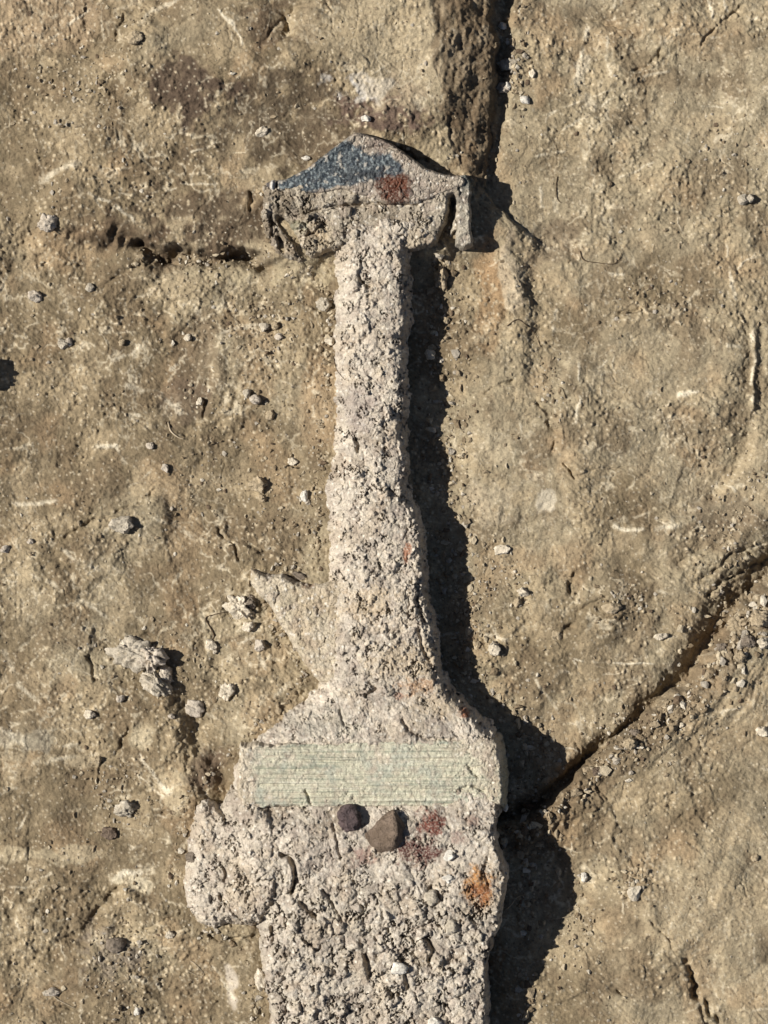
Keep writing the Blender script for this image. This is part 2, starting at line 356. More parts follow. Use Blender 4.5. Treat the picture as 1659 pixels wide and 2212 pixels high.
# thin pale veins and the pale mottling on the left
rid = 1 - np.abs(fbm(X + wn, Y, 75, 4, 110)) * 3.2
area = ss(.0, .35, fbm(X, Y, 300, 3, 111) + .22 * ss(900, 500, X))
c = mix(c, C(222, 206, 170), .7 * ss(.62, .98, rid) * area * ss(-.15, .3, n_sm + .15))
rid2 = 1 - np.abs(fbm(X, Y + wn, 44, 3, 115)) * 3.6
c = mix(c, C(220, 204, 168), .4 * ss(.6, 1, rid2) * ss(.1, .4, fbm(X, Y, 200, 3, 116)))
def stroke(pts, w, a, colr=(240, 226, 192), wob=.6):
    x0 = min(p[0] for p in pts) - 50; x1 = max(p[0] for p in pts) + 50; y0 = min(p[1] for p in pts) - 50; y1 = max(p[1] for p in pts) + 50
    i0, i1 = np.searchsorted(GX_, [x0, x1]); j0, j1 = np.searchsorted(GY_, [y0, y1]); s2 = (slice(j0, j1), slice(i0, i1))
    dd, _, pp = pdist(X[s2] + wn2[s2] * wob, Y[s2] + perlin(X[s2], Y[s2], 25, 79) * 8 * wob, pts)
    br = np.clip(.75 + 1.6 * n_sm[s2], 0, 1)
    m = a * br * ss(w, w * .3, dd + np.abs(perlin(X[s2], Y[s2], 6, 80)) * w) * ss(0, .1, pp) * ss(1, .9, pp)
    c[s2] = mix(c[s2], C(*colr), m); z[s2] += .18 * m
for pts, w, a in [
  ([(215, 5), (160, 45), (105, 88)], 5, .8), ([(218, 40), (225, 75), (226, 100)], 5, .5), ([(470, 25), (505, 60), (530, 110)], 6, .8), ([(300, 60), (330, 30), (400, 0)], 8, .6),
  ([(185, 418), (240, 438), (300, 487)], 6, .9), ([(80, 400), (120, 370), (180, 350)], 12, .6), ([(410, 332), (440, 325), (470, 312)], 5, .6), ([(390, 398), (470, 402)], 4, .6),
  ([(1275, 50), (1258, 110), (1246, 190)], 9, .9), ([(1312, 55), (1310, 110), (1322, 168)], 6, .7), ([(1329, -10), (1329, 42)], 6, .8), ([(1344, -10), (1344, 36)], 5, .7), ([(1480, -10), (1480, 42)], 6, .8),
  ([(1532, -10), (1540, 42)], 7, .9), ([(1565, -5), (1570, 25)], 5, .7), ([(1595, 52), (1640, 35)], 5, .7), ([(1200, 292), (1280, 240), (1355, 195)], 4, .7), ([(1165, 250), (1230, 225), (1330, 190)], 3, .6),
  ([(1380, 165), (1450, 150)], 5, .5), ([(1150, 335), (1230, 322)], 5, .6), ([(1335, 386), (1420, 345)], 4, .6), ([(1168, 398), (1174, 448)], 5, .7), ([(1135, 500), (1190, 540)], 6, .5),
  ([(1310, 588), (1370, 592)], 6, .6), ([(1255, 620), (1300, 602)], 5, .6), ([(1296, 600), (1310, 660)], 5, .5), ([(1569, 520), (1580, 600), (1594, 650)], 6, .7), ([(1629, 705), (1630, 790), (1623, 878)], 7, .95),
  ([(1254, 775), (1252, 850), (1244, 925)], 6, .8), ([(1195, 720), (1200, 690), (1204, 665)], 8, .7), ([(1362, 855), (1410, 848)], 8, .7), ([(1459, 855), (1490, 848), (1518, 836)], 10, .95), ([(1515, 745), (1545, 752)], 7, .7), ([(1570, 747), (1612, 747)], 6, .7),
  ([(1320, 1133), (1360, 1145), (1396, 1143)], 9, .85), ([(1415, 1142), (1480, 1133)], 10, .6), ([(1215, 1422), (1300, 1432), (1425, 1436)], 4, .8), ([(1145, 1450), (1180, 1500), (1210, 1540)], 7, .6), ([(1048, 1370), (1100, 1385)], 7, .6),
  ([(1245, 1560), (1280, 1608)], 10, .6), ([(1390, 1270), (1450, 1282), (1500, 1272)], 6, .5), ([(300, 1625), (320, 1660), (365, 1710)], 6, .7), ([(290, 1665), (360, 1725)], 4, .7), ([(345, 1690), (368, 1720)], 12, .9),
  ([(235, 1905), (270, 1885), (310, 1885)], 12, .9), ([(60, 1650), (130, 1640), (220, 1630)], 8, .6), ([(0, 1570), (60, 1610)], 10, .5), ([(455, 2080), (490, 2125), (515, 2165)], 7, .7), ([(330, 2100), (355, 2150)], 9, .7), ([(270, 2110), (320, 2120)], 9, .7),
  ([(200, 965), (250, 960), (270, 1010)], 8, .8), ([(175, 830), (190, 845)], 8, .8), ([(240, 780), (290, 760), (300, 740)], 8, .6), ([(260, 830), (340, 850), (380, 880)], 10, .6), ([(250, 895), (310, 897)], 8, .7), ([(380, 870), (395, 900)], 12, .6),
  ([(320, 1120), (370, 1130), (420, 1165)], 9, .6), ([(130, 1180), (160, 1210), (240, 1240)], 8, .5), ([(170, 1290), (210, 1320), (270, 1370), (330, 1400)], 8, .5), ([(0, 1390), (40, 1480), (90, 1520)], 9, .5), ([(0, 1085), (60, 1090), (130, 1080)], 9, .6),
  ([(60, 1240), (110, 1260), (140, 1275)], 7, .5), ([(640, 1350), (640, 1350)], 9, .1), ([(560, 1410), (575, 1450)], 9, .6), ([(590, 1510), (620, 1480)], 8, .7), ([(470, 720), (560, 700)], 8, .5), ([(640, 620), (670, 690)], 6, .6)]:
    stroke(pts, w, a)
# pale trowel scratches, random
rs = random.Random(4)
for i in range(190):
    x0 = rs.uniform(0, 1659); y0 = rs.uniform(0, 2212); a = rs.choice([rs.gauss(-.5, .3), rs.gauss(1.5, .2), rs.uniform(0, 3.1)]); l = rs.uniform(14, 60)
    stroke([(x0, y0), (x0 + l * .5 * math.cos(a) + rs.uniform(-4, 4), y0 + l * .5 * math.sin(a)), (x0 + l * math.cos(a), y0 + l * math.sin(a))], rs.uniform(2.5, 6), rs.uniform(.25, .7), wob=1)
# pale and dark grains in the soil
c = mix(c, C(220, 200, 160), .8 * (crb > .9) * ss(.5, .15, f1b) * (.3 + .7 * rocky))
g1, g2, gr = worley(X, Y, 6.5, 120)
c = mix(c, C(222, 206, 172), .7 * (gr > .9) * ss(.5, .1, g1)); c = mix(c, C(92, 72, 54), .7 * (gr < .07) * ss(.5, .1, g1))
# the face of the plateau is damp and darker soil
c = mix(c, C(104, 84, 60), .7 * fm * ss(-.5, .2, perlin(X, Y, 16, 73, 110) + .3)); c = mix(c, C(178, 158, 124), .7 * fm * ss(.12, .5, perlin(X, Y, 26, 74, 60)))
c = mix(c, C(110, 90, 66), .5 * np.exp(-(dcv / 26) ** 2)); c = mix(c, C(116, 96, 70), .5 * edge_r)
c = c * (1 + .18 * np.clip(n_sm, -1, 1) + .22 * perlin(X, Y, 7, 121) + .16 * perlin(X, Y, 14, 122))[..., None]

ny, nx = X.shape
V = np.stack([wx(X), wy(Y), z * MM], -1).reshape(-1, 3)
idx = np.arange(ny * nx).reshape(ny, nx)
Q = np.stack([idx[:-1, :-1], idx[1:, :-1], idx[1:, 1:], idx[:-1, 1:]], -1).reshape(-1, 4)
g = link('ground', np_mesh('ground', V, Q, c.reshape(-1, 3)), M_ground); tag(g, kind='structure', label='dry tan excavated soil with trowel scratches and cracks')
GZ = z
def gz(x, y):
    i = min(max(int(np.searchsorted(GX_, x)), 0), nx - 1); j = min(max(int(np.searchsorted(GY_, y)), 0), ny - 1); return float(GZ[j, i])

# ------------------------------------------------------------------ THE SWORD, built part by part as thick crusted bodies
PARTS = []
def body(name, poly, top, r, zb, relief, paint, mat, parent, warp=5.0, step=1.6, seed=0):
    xs = [p[0] for p in poly]; ys = [p[1] for p in poly]
    ax = np.arange(min(xs) - 12, max(xs) + 12, step).astype(F); ay = np.arange(min(ys) - 12, max(ys) + 12, step).astype(F)
    x, y = np.meshgrid(ax, ay)
    xw = x + warp * (1.6 * perlin(x, y, 34, seed + 1) + 1.1 * perlin(x, y, 13, seed + 2) + .7 * perlin(x, y, 6, seed + 3))
    yw = y + warp * (1.6 * perlin(x, y, 34, seed + 4) + 1.1 * perlin(x, y, 13, seed + 5) + .7 * perlin(x, y, 6, seed + 6))
    d = psdf(xw, yw, poly)
    zt = top(x, y); rr = r(x, y) if callable(r) else r
    t = np.clip(d / rr, 0, 1)
    prof = np.sqrt(np.clip(1 - (1 - t) ** 2.2, 0, 1))
    zz = zb + (zt - zb) * prof
    zz = zz + relief(x, y, d) * ss(0, 7, d)
    zz = np.where(d <= 0, zb, zz)
    zz = np.maximum(zz, zb)
    cc = paint(x, y, d, zz)
    keep = d > -step * 1.6
    n0, n1 = x.shape; ids = np.full(x.shape, -1, np.int64); ids[keep] = np.arange(keep.sum())
    q = np.stack([ids[:-1, :-1], ids[1:, :-1], ids[1:, 1:], ids[:-1, 1:]], -1).reshape(-1, 4); q = q[(q >= 0).all(1)]
    VV = np.stack([wx(x), wy(y), zz * MM], -1)[keep]
    # underside closes the body
    nb = len(VV); VB = VV.copy(); VB[:, 2] = (zb - .5) * MM
    # border edges -> walls
    e = np.concatenate([q[:, [0, 1]], q[:, [1, 2]], q[:, [2, 3]], q[:, [3, 0]]]); key = e[:, 0] * (nb + 1) + e[:, 1]; rk = e[:, 1] * (nb + 1) + e[:, 0]
    be = e[~np.isin(key, rk)]
    walls = np.stack([be[:, 1], be[:, 0], be[:, 0] + nb, be[:, 1] + nb], -1)
    Qa = np.concatenate([q, q[:, ::-1] + nb, walls]); Va = np.concatenate([VV, VB]); Ca = np.concatenate([cc[keep], cc[keep]])
    o = link(name, np_mesh(name, Va, Qa, Ca), mat, parent)
    PARTS.append((ax, ay, zz, d))
    return o
def sz(x, y):
    best = gz(x, y)
    for ax, ay, zz, d in PARTS:
        i = int(np.searchsorted(ax, x)); j = int(np.searchsorted(ay, y))
        if 0 <= i < len(ax) and 0 <= j < len(ay) and d[j, i] > 0: best = max(best, float(zz[j, i]))
    return best
def clods(x, y, seed, amps, warp=4.0):
    """domed crumbs at several sizes with crevices between them"""
    xw = x + warp * (2.2 * perlin(x, y, 20, seed) + 1.2 * perlin(x, y, 8, seed + 2)); yw = y + warp * (2.2 * perlin(x, y, 20, seed + 1) + 1.2 * perlin(x, y, 8, seed + 3))
    out = 0
    for k, (s, a, frac) in enumerate(amps):
        f1, f2, r = worley(xw, yw, s, seed + 5 + k * 3)
        m = ss(frac - .08, frac + .08, R3[(r * 4000).astype(int) & 4095]) if frac > 0 else 1
        out = out + a * m * (np.sqrt(np.clip(1 - f1 * f1 * 1.3, 0, 1)) - .6) * (.5 + r)
        out = out - a * .28 * ss(.12, 0, f2 - f1) * m
    return out
def crumbs(x, y, s, seed, frac, hgt):
    xw = x + s * .35 * perlin(x, y, s * .6, seed + 2) + s * .15 * perlin(x, y, s * .25, seed + 4); yw = y + s * .35 * perlin(x, y, s * .6, seed + 3) + s * .15 * perlin(x, y, s * .25, seed + 5)
    f1, f2, r = worley(xw, yw, s, seed); edge = ss(.02, .22, f2 - f1)
    return hgt * (r > 1 - frac) * edge * (.45 + .55 * np.clip(1 - f1 * 1.3, 0, 1)) * (.5 + R2[(r * 4095).astype(int)])
def gaps(x, y, s, seed, lo, hi, depth):
    n = fbm(x, y, s, 4, seed, .6); m = 1 - np.abs(n) * 5
    return -depth * ss(.3, 1, m) * ss(lo, hi, fbm(x, y, s * 1.6, 3, seed + 40))
def pits(x, y, s, seed, frac, depth):
    f1, f2, r = worley(x + 3 * perlin(x, y, 9, seed + 9), y + 3 * perlin(x, y, 9, seed + 8), s, seed)
    return -depth * (r > 1 - frac) * ss(.38, .12, f1)
def crust_col(x, y, seed, a=(222, 209, 186), b=(196, 183, 162), warm=.25):
    cc = np.empty(x.shape + (3,), F); cc[:] = C(*a)
    n1 = fbm(x, y, 90, 4, seed); n2 = fbm(x, y, 26, 3, seed + 3)
    cc = mix(cc, C(*b), ss(-.2, .4, n1)); cc = mix(cc, C(226, 212, 184), .5 * ss(.1, .5, n2)); cc = mix(cc, C(186, 168, 148), .5 * ss(.1, .5, -n2)); cc = mix(cc, C(206, 180, 140), warm * ss(0, .5, fbm(x, y, 70, 3, seed + 6)))
    w1, w2, wr = worley(x, y, 8, seed + 9)
    cc = mix(cc, C(246, 236, 214), .9 * (wr > .84) * ss(.5, .15, w1)); cc = mix(cc, C(120, 104, 88), .6 * (wr < .10) * ss(.5, .1, w1))
    v1, v2, vr = worley(x, y, 18, seed + 12)
    cc = cc * (.92 + .16 * vr)[..., None]
    cc = mix(cc, C(150, 134, 112), .35 * ss(.1, 0, v2 - v1))
    return cc
def spot(cc, x, y, cx, cy, rx, ry, colr, a, seed=0, rag=.9):
    d = ((x - cx) / rx) ** 2 + ((y - cy) / ry) ** 2 + rag * fbm(x, y, 26, 5, 200 + seed, .75)
    return mix(cc, C(*colr), a * ss(1.35, .1, d) ** 1.2 * (.75 + .25 * np.sign(perlin(x, y, 4, 231 + seed) + .12)))
sword = bpy.data.objects.new('sword', None); col.objects.link(sword); sword.empty_display_size = .02
tag(sword, 'corroded ancient sword crusted in pale soil, with blue grey pommel and green bronze guard', 'sword')

# blade
blade_poly = [(500, 1640), (530, 1620), (1080, 1690), (1086, 1750), (1074, 1782), (1084, 1830), (1098, 1868), (1098, 1920), (1086, 1958), (1080, 1992), (1066, 2030), (1056, 2080), (1060, 2150), (1062, 2260),
              (1060, 2700), (1050, 3300), (600, 3300), (588, 2700), (577, 2260), (574, 2180), (560, 2120), (558, 2070), (548, 2010), (520, 1900), (515, 1800), (498, 1740), (488, 1690)]
def blade_top(x, y): return 18.2 - 5.6 * ss(1930, 2250, y) + .0045 * (x - 820) - 2.6 * ss(1800, 1736, y) - 1.0 * ss(700, 560, x) + fbm(x, y, 120, 3, 300) * 1.0
def blade_rel(x, y, d):
    lower = ss(1830, 2000, y)
    r = clods(x, y, 310, [(60, 1.4, .3), (34, 1.0, .3), (17, .55, .2), (7, .18, 0)]) * (.5 + .5 * lower)
    r += (crumbs(x, y, 34, 330, .3, 1.5) + crumbs(x, y, 17, 332, .22, 1.1)) * (.12 + .6 * lower) + crumbs(x, y, 9, 334, .16, .5) + gaps(x, y, 40, 336, .0, .35, 2.3) * (.25 + .75 * lower) + gaps(x, y, 20, 338, .1, .5, 1.2)
    for pts, w, dp in [([(612, 1836), (632, 1842), (640, 1862), (642, 1888), (634, 1915)], 4.5, 3.0), ([(655, 1938), (668, 1952), (682, 1966)], 5, 2.4), ([(700, 1910), (720, 1940), (740, 1975)], 3, 1.2),
                       ([(1050, 1840), (1042, 1870), (1052, 1905)], 2.5, 1.0), ([(930, 1905), (940, 1930)], 6, 2.2), ([(590, 1995), (594, 2020)], 5, 2.4), ([(790, 2050), (800, 2095)], 5, 2.4), ([(870, 2060), (880, 2120)], 5, 2),
                       ([(920, 2010), (935, 2040), (925, 2060)], 5, 2.4), ([(720, 1770), (728, 1800), (736, 1840)], 2.5, 1.0), ([(560, 1900), (580, 1870), (590, 1850)], 3, 1.2), ([(520, 1990), (545, 1970), (575, 1935)], 3, 1.2)]:
        dd, _, pp = pdist(x + 4 * perlin(x, y, 12, 301), y + 4 * perlin(x, y, 12, 302), pts); r -= dp * np.exp(-(dd / w) ** 2)
    return r
def blade_col(x, y, d, zz):
    cc = crust_col(x, y, 340)
    for s_ in [(930, 1765, 34, 30, (136, 82, 66), 1.0), (905, 1825, 52, 36, (118, 78, 68), 1.0), (785, 1840, 28, 24, (158, 104, 92), .65), (1022, 1762, 20, 14, (160, 110, 92), .5), (985, 1795, 18, 16, (150, 100, 90), .5)]:
        cc = spot(cc, x, y, *s_, seed=int(s_[0]))
    cc = spot(cc, x, y, 1030, 1902, 34, 44, (200, 146, 82), 1.0, 5, .8); cc = spot(cc, x, y, 1032, 1912, 24, 32, (158, 98, 50), .95, 6, 1.0)
    cc = spot(cc, x, y, 700, 1835, 90, 60, (172, 154, 138), .4, 7)
    return cc
body('blade', blade_poly, blade_top, lambda x, y: np.where(x < 820, 70 - 34 * ss(2000, 2080, y), 21) + 0 * y, -6, blade_rel, blade_col, M_crust, sword, 4.5, 1.7, 400)
# the lump of crust swelling from the left edge of the blade
lump_poly = [(428, 1712), (452, 1714), (478, 1730), (500, 1690), (560, 1690), (620, 1760), (640, 1850), (620, 1930), (590, 1985), (545, 2004), (505, 1998), (468, 2010), (430, 1996), (402, 1962), (390, 1905), (400, 1850), (404, 1785), (414, 1740)]
def lump_rel(x, y, d):
    r = clods(x, y, 350, [(60, 1.2, .3), (26, .7, .3), (12, .3, 0), (5, .12, 0)]) + crumbs(x, y, 22, 353, .2, .7) + crumbs(x, y, 10, 354, .3, .6) + gaps(x, y, 30, 356, -.1, .4, 1.4)
    for pts, w, dp in [([(470, 1735), (482, 1752), (492, 1762)], 4, 2.0), ([(484, 1860), (492, 1880), (488, 1895)], 3.5, 1.6), ([(480, 1930), (510, 1965), (530, 1990)], 3, 1.2), ([(535, 1940), (545, 1915)], 3, 1.2), ([(510, 2004), (540, 1996)], 5, 2)]:
        dd, _, pp = pdist(x + 4 * perlin(x, y, 12, 351), y + 4 * perlin(x, y, 12, 352), pts); r -= dp * np.exp(-(dd / w) ** 2)
    return r
body('corrosion_crust', lump_poly, lambda x, y: 11.5 + 5.2 * ss(440, 590, x) - 1.5 * ss(1960, 2010, y), lambda x, y: 44 + 0 * x, -1, lump_rel, lambda x, y, d, zz: crust_col(x, y, 360, (222, 208, 184), (196, 181, 158)), M_crust, sword, 4, 1.7, 410)
# grip with the flared shoulder
grip_poly = [(725, 455), (950, 455), (930, 500), (900, 530), (886, 562), (892, 600), (893, 650), (896, 680), (888, 720), (882, 770), (887, 850), (884, 950), (888, 1050), (903, 1095), (922, 1140), (928, 1230), (931, 1300), (950, 1345), (952, 1400), (958, 1445),
             (985, 1490), (1030, 1533), (1072, 1568), (1080, 1590), (1076, 1640), (1070, 1700), (540, 1700), (524, 1640), (528, 1606), (548, 1582), (600, 1546), (640, 1512), (672, 1485), (690, 1450), (694, 1380), (698, 1300), (702, 1180), (694, 1060), (712, 1000), (712, 900), (710, 780), (714, 700), (718, 620), (712, 560), (696, 510)]
def grip_top(x, y):
    cx = ip(y, [450, 1000, 1450, 1640], [820, 805, 820, 805]); hw = ip(y, [450, 900, 1300, 1480, 1640], [100, 85, 120, 160, 290])
    return ip(y, [450, 700, 1100, 1450, 1540, 1588, 1602, 1625], [12.2, 12.4, 12.4, 12.8, 14.6, 16.5, 16.2, 12.0]) - 1.6 * ((x - cx) / hw) ** 2 + .006 * (x - cx) + fbm(x, y, 110, 3, 370) * .9
def grip_rel(x, y, d):
    rr = ss(820, 900, x) * ss(1050, 1150, y) * ss(1480, 1420, y)
    r = clods(x, y, 372, [(44, .7, .4), (22, .7, .25), (11, .4, .2), (5.5, .2, 0)]) * (.8 + .6 * rr) + crumbs(x, y, 26, 376, .2, .7) + crumbs(x, y, 12, 378, .2, .6) + crumbs(x, y, 7, 374, .2, .35) + gaps(x, y, 24, 379, .1, .5, 1.6)
    calm_ = ss(1470, 1530, y); r = r * (1 - .45 * calm_)
    for pts, w, dp in [([(800, 625), (785, 615), (775, 600)], 4, 1.6), ([(770, 950), (776, 965), (774, 975)], 5, 1.6), ([(915, 1130), (912, 1180), (918, 1240)], 5, 1.8), ([(905, 1250), (900, 1300), (915, 1340)], 4, 1.6), ([(905, 1360), (912, 1400), (930, 1430)], 4, 1.4),
                       ([(700, 1240), (690, 1250), (700, 1255)], 4, 1.6), ([(800, 1470), (815, 1485), (790, 1500)], 4, 1.4), ([(870, 1550), (880, 1570), (920, 1590), (980, 1592)], 4, 1.2), ([(735, 1530), (745, 1560)], 3, .8)]:
        dd, _, pp = pdist(x + 4 * perlin(x, y, 12, 371), y + 4 * perlin(x, y, 12, 373), pts); r -= dp * np.exp(-(dd / w) ** 2)
    return r
def grip_col(x, y, d, zz):
    cc = crust_col(x, y, 380, (226, 212, 188), (202, 189, 168), .25)
    cc = mix(cc, C(206, 180, 132), .5 * ss(760, 700, x) * ss(600, 450, y))
    for s_ in [(878, 1190, 10, 22, (178, 112, 72), .9), (898, 1480, 44, 22, (188, 142, 96), .75), (1000, 1533, 13, 11, (182, 108, 64), .9), (860, 1500, 10, 8, (180, 120, 92), .6), (800, 1300, 60, 50, (208, 180, 134), .55), (870, 1430, 90, 40, (214, 190, 148), .6), (940, 1515, 60, 40, (206, 182, 140), .5), (690, 1340, 40, 90, (206, 184, 138), .5),
               (780, 880, 40, 60, (180, 164, 152), .5), (700, 1560, 90, 34, (188, 184, 162), .4)]:
        cc = spot(cc, x, y, *s_, seed=int(s_[1]))
    return cc
body('grip', grip_poly, grip_top, lambda x, y: np.where(x < ip(y, [450, 1000, 1450, 1640], [820, 805, 800, 800]), 60, 34) + 0 * y, -3, grip_rel, grip_col, M_crust, sword, 6.0, 1.5, 420)
# the pointed spur at the left of the grip
prong_poly = [(537, 1222), (556, 1228), (585, 1236), (612, 1238), (640, 1252), (668, 1258), (790, 1240), (800, 1480), (700, 1482), (676, 1462), (662, 1440), (640, 1412), (612, 1362), (586, 1316), (560, 1288), (540, 1262)]
body('spur', prong_poly, lambda x, y: 8.6 + .010 * (x - 600), lambda x, y: 17 + 0 * x, 0, lambda x, y, d: clods(x, y, 430, [(30, .8, .3), (14, .6, .2), (6, .25, 0)]),
     lambda x, y, d, zz: spot(crust_col(x, y, 440, (222, 206, 174), (206, 190, 156), .4), x, y, 665, 1262, 16, 8, (150, 104, 78), .6, 3), M_crust, sword, 2.6, 1.6, 430)
# guard
guard_poly = [(520, 1602), (600, 1594), (800, 1588), (960, 1584), (1060, 1574), (1082, 1582), (1092, 1610), (1098, 1660), (1100, 1700), (1098, 1738), (1088, 1748), (1060, 1744), (900, 1743), (700, 1741), (548, 1744), (522, 1735), (512, 1700), (512, 1650)]
def guard_top(x, y): return 16.9 + .0022 * (x - 800) - .9 * ((y - 1664) / 80) ** 2 + perlin(x, y, 90, 450) * .5
def guard_rel(x, y, d):
    st = perlin(x, y + 2 * perlin(x, y, 120, 459), 210, 451, 6.5) * .75 + perlin(x, y, 120, 452, 3.6) * .32
    cr = ss(960, 1010, x) + ss(560, 530, x) + .5 * ss(1614, 1598, y)
    cr = np.clip(cr + .8 * ss(.2, .5, fbm(x, y, 90, 3, 453)), 0, 1)
    r = st * (1 - .7 * cr) + clods(x, y, 454, [(16, .45, .2), (8, .35, 0), (4.5, .25, 0)]) * (.34 + .65 * cr)
    for pts, w, dp in [([(662, 1700), (668, 1712), (674, 1728)], 3, 1.0), ([(1010, 1650), (1030, 1670)], 4, .8), ([(990, 1700), (1005, 1690)], 4, .8), ([(1020, 1690), (1042, 1700)], 3.5, .8), ([(860, 1735), (960, 1738), (1060, 1734)], 3, .9)]:
        dd, _, pp = pdist(x + 3 * perlin(x, y, 12, 455), y + 3 * perlin(x, y, 12, 456), pts); r -= dp * np.exp(-(dd / w) ** 2)
    return r
def guard_col(x, y, d, zz):
    g = np.empty(x.shape + (3,), F); g[:] = C(214, 209, 178)
    st = perlin(x, y, 260, 460, 6) * .8 + perlin(x, y, 150, 461, 3) * .5
    g = mix(g, C(168, 172, 148), .9 * ss(.05, .4, st)); g = mix(g, C(234, 228, 200), .75 * ss(.1, .45, -st))
    g = mix(g, C(174, 180, 164), .45 * ss(.1, .5, fbm(x, y, 70, 4, 462) + .35 * ss(640, 540, x)))
    cr = crust_col(x, y, 465, (222, 208, 180), (200, 186, 158), .2)
    m = ss(575, 520, x + 40 * fbm(x, y, 50, 4, 472)) + .6 * ss(1010, 1070, x + 60 * fbm(x, y, 60, 3, 466)) + .7 * ss(.25, .55, fbm(x, y, 110, 4, 467)) + .6 * ss(10, 2, d)
    m = m + .9 * ss(1618, 1592, y + 34 * fbm(x, y, 44, 4, 468)) * ss(700, 600, x) + .8 * ss(-.1, .45, fbm(x, y, 16, 3, 469)) * .6 + .9 * ss(9, 0, d + 10 * fbm(x, y, 24, 3, 470))
    w1, w2, wr = worley(x, y, 6, 471); g = g * (.86 + .26 * wr)[..., None]
    g = mix(g, cr, m); g = mix(g, C(142, 150, 128), .55 * ss(1070, 1092, x)); 
    return g
body('guard', guard_poly, guard_top, lambda x, y: np.where(x > 1010, 26, 11) + 0 * y, -4, guard_rel, guard_col, M_guard, sword, 3.6, 1.4, 470)
# pommel: the crusted lower bar, the side lobe, the patinated cap
bar_poly = [(564, 400), (760, 380), (960, 388), (996, 400), (1000, 450), (996, 500), (950, 530), (900, 546), (740, 548), (704, 556), (664, 578), (622, 574), (586, 556), (568, 520), (560, 460)]
def bar_top(x, y): return 11.2 + 1.2 * ss(480, 430, y) - 2.0 * ss(700, 600, x) * ss(440, 480, y) - 1.5 * ss(900, 975, x) * ss(450, 500, y) + fbm(x, y, 70, 3, 480) * .8
def bar_rel(x, y, d):
    rr = .7 + .9 * ss(720, 660, x); xx_ = crumbs(x, y, 20, 488, .3, 1.2) + gaps(x, y, 24, 489, -.1, .4, 1.6)
    r = clods(x, y, 482, [(34, .6, .3), (16, .6, .2), (8, .4, 0), (5, .2, 0)]) * rr + xx_ * rr
    for pts, w, dp in [([(608, 480), (632, 510), (652, 545), (664, 565)], 8, 5.5), ([(585, 470), (590, 500), (582, 530)], 4, 1.6), ([(604, 520), (612, 545)], 5, 3), ([(650, 520), (680, 505), (700, 488)], 3, 1.6), ([(640, 470), (690, 460), (720, 450), (780, 450)], 3, 1.4),
                       ([(977, 436), (975, 468), (965, 505), (945, 560)], 8, 8), ([(700, 462), (760, 448), (830, 444), (900, 446)], 3, 1.3), ([(950, 530), (960, 505)], 9, 4.5)]:
        dd, _, pp = pdist(x + 5 * perlin(x, y, 14, 483), y + 5 * perlin(x, y, 14, 484), pts); r -= dp * np.exp(-(dd / w) ** 2)
    return r
def bar_col(x, y, d, zz):
    cc = crust_col(x, y, 486, (198, 184, 158), (172, 158, 134), .25)
    cc = mix(cc, C(140, 124, 100), .75 * ss(710, 650, x) * ss(-.3, .2, fbm(x, y, 30, 3, 487))); cc = spot(cc, x, y, 645, 498, 26, 18, (168, 168, 134), .6, 4)
    cc = mix(cc, C(206, 180, 132), .5 * ss(730, 700, x) * ss(660, 700, x) * ss(470, 500, y)); return cc
body('pommel_bar', bar_poly, bar_top, lambda x, y: np.where(x > 850, 11, 22) + 0 * y, -3, bar_rel, bar_col, M_crust, sword, 4, 1.5, 490)
lobe_poly = [(988, 384), (1008, 378), (1021, 400), (1018, 440), (1019, 480), (1024, 532), (1000, 542), (980, 534), (982, 490), (980, 430)]
def lobe_col(x, y, d, zz):
    cc = crust_col(x, y, 500, (188, 178, 156), (150, 142, 126), .1); return mix(cc, C(104, 110, 104), .8 * ss(425, 398, y + 10 * perlin(x, y, 12, 503)))
body('pommel_lobe', lobe_poly, lambda x, y: 11.6 - 1.6 * ss(460, 540, y), lambda x, y: 9 + 0 * x, -3, lambda x, y, d: clods(x, y, 504, [(20, .4, .2), (9, .4, 0), (5, .2, 0)]), lobe_col, M_crust, sword, 2.2, 1.4, 505)
cap_poly = [(572, 398), (586, 390), (617, 389), (664, 364), (700, 338), (737, 308), (762, 292), (780, 290), (810, 298), (846, 312), (883, 338), (919, 364), (956, 376), (1000, 380), (1014, 396), (1004, 416), (960, 432), (905, 452), (840, 456), (790, 440), (740, 424), (700, 432), (660, 430), (622, 424), (590, 426), (574, 418)]
blue_poly = [(600, 396), (640, 382), (680, 358), (715, 330), (752, 304), (768, 322), (800, 342), (840, 340), (866, 362), (878, 382), (850, 394), (800, 400), (760, 404), (720, 412), (690, 422), (640, 424), (600, 422)]
def bmask(x, y): return ss(-5, 6, psdf(x, y, blue_poly) + 9 * fbm(x, y, 18, 3, 510))
def cap_top(x, y):
    zt = 14.6 - 1.3 * ((x - 790) / 220) ** 2 - .8 * ss(.3, 1, np.abs(x - 770) / 60 * 0) - 1.0 * ss(340, 430, y) + .6 * ss(360, 300, y)
    dd, _, _ = pdist(x, y, [(590, 395), (664, 372), (720, 335), (770, 300)]); return zt + .7 * np.exp(-(dd / 9) ** 2) + perlin(x, y, 60, 512) * .5
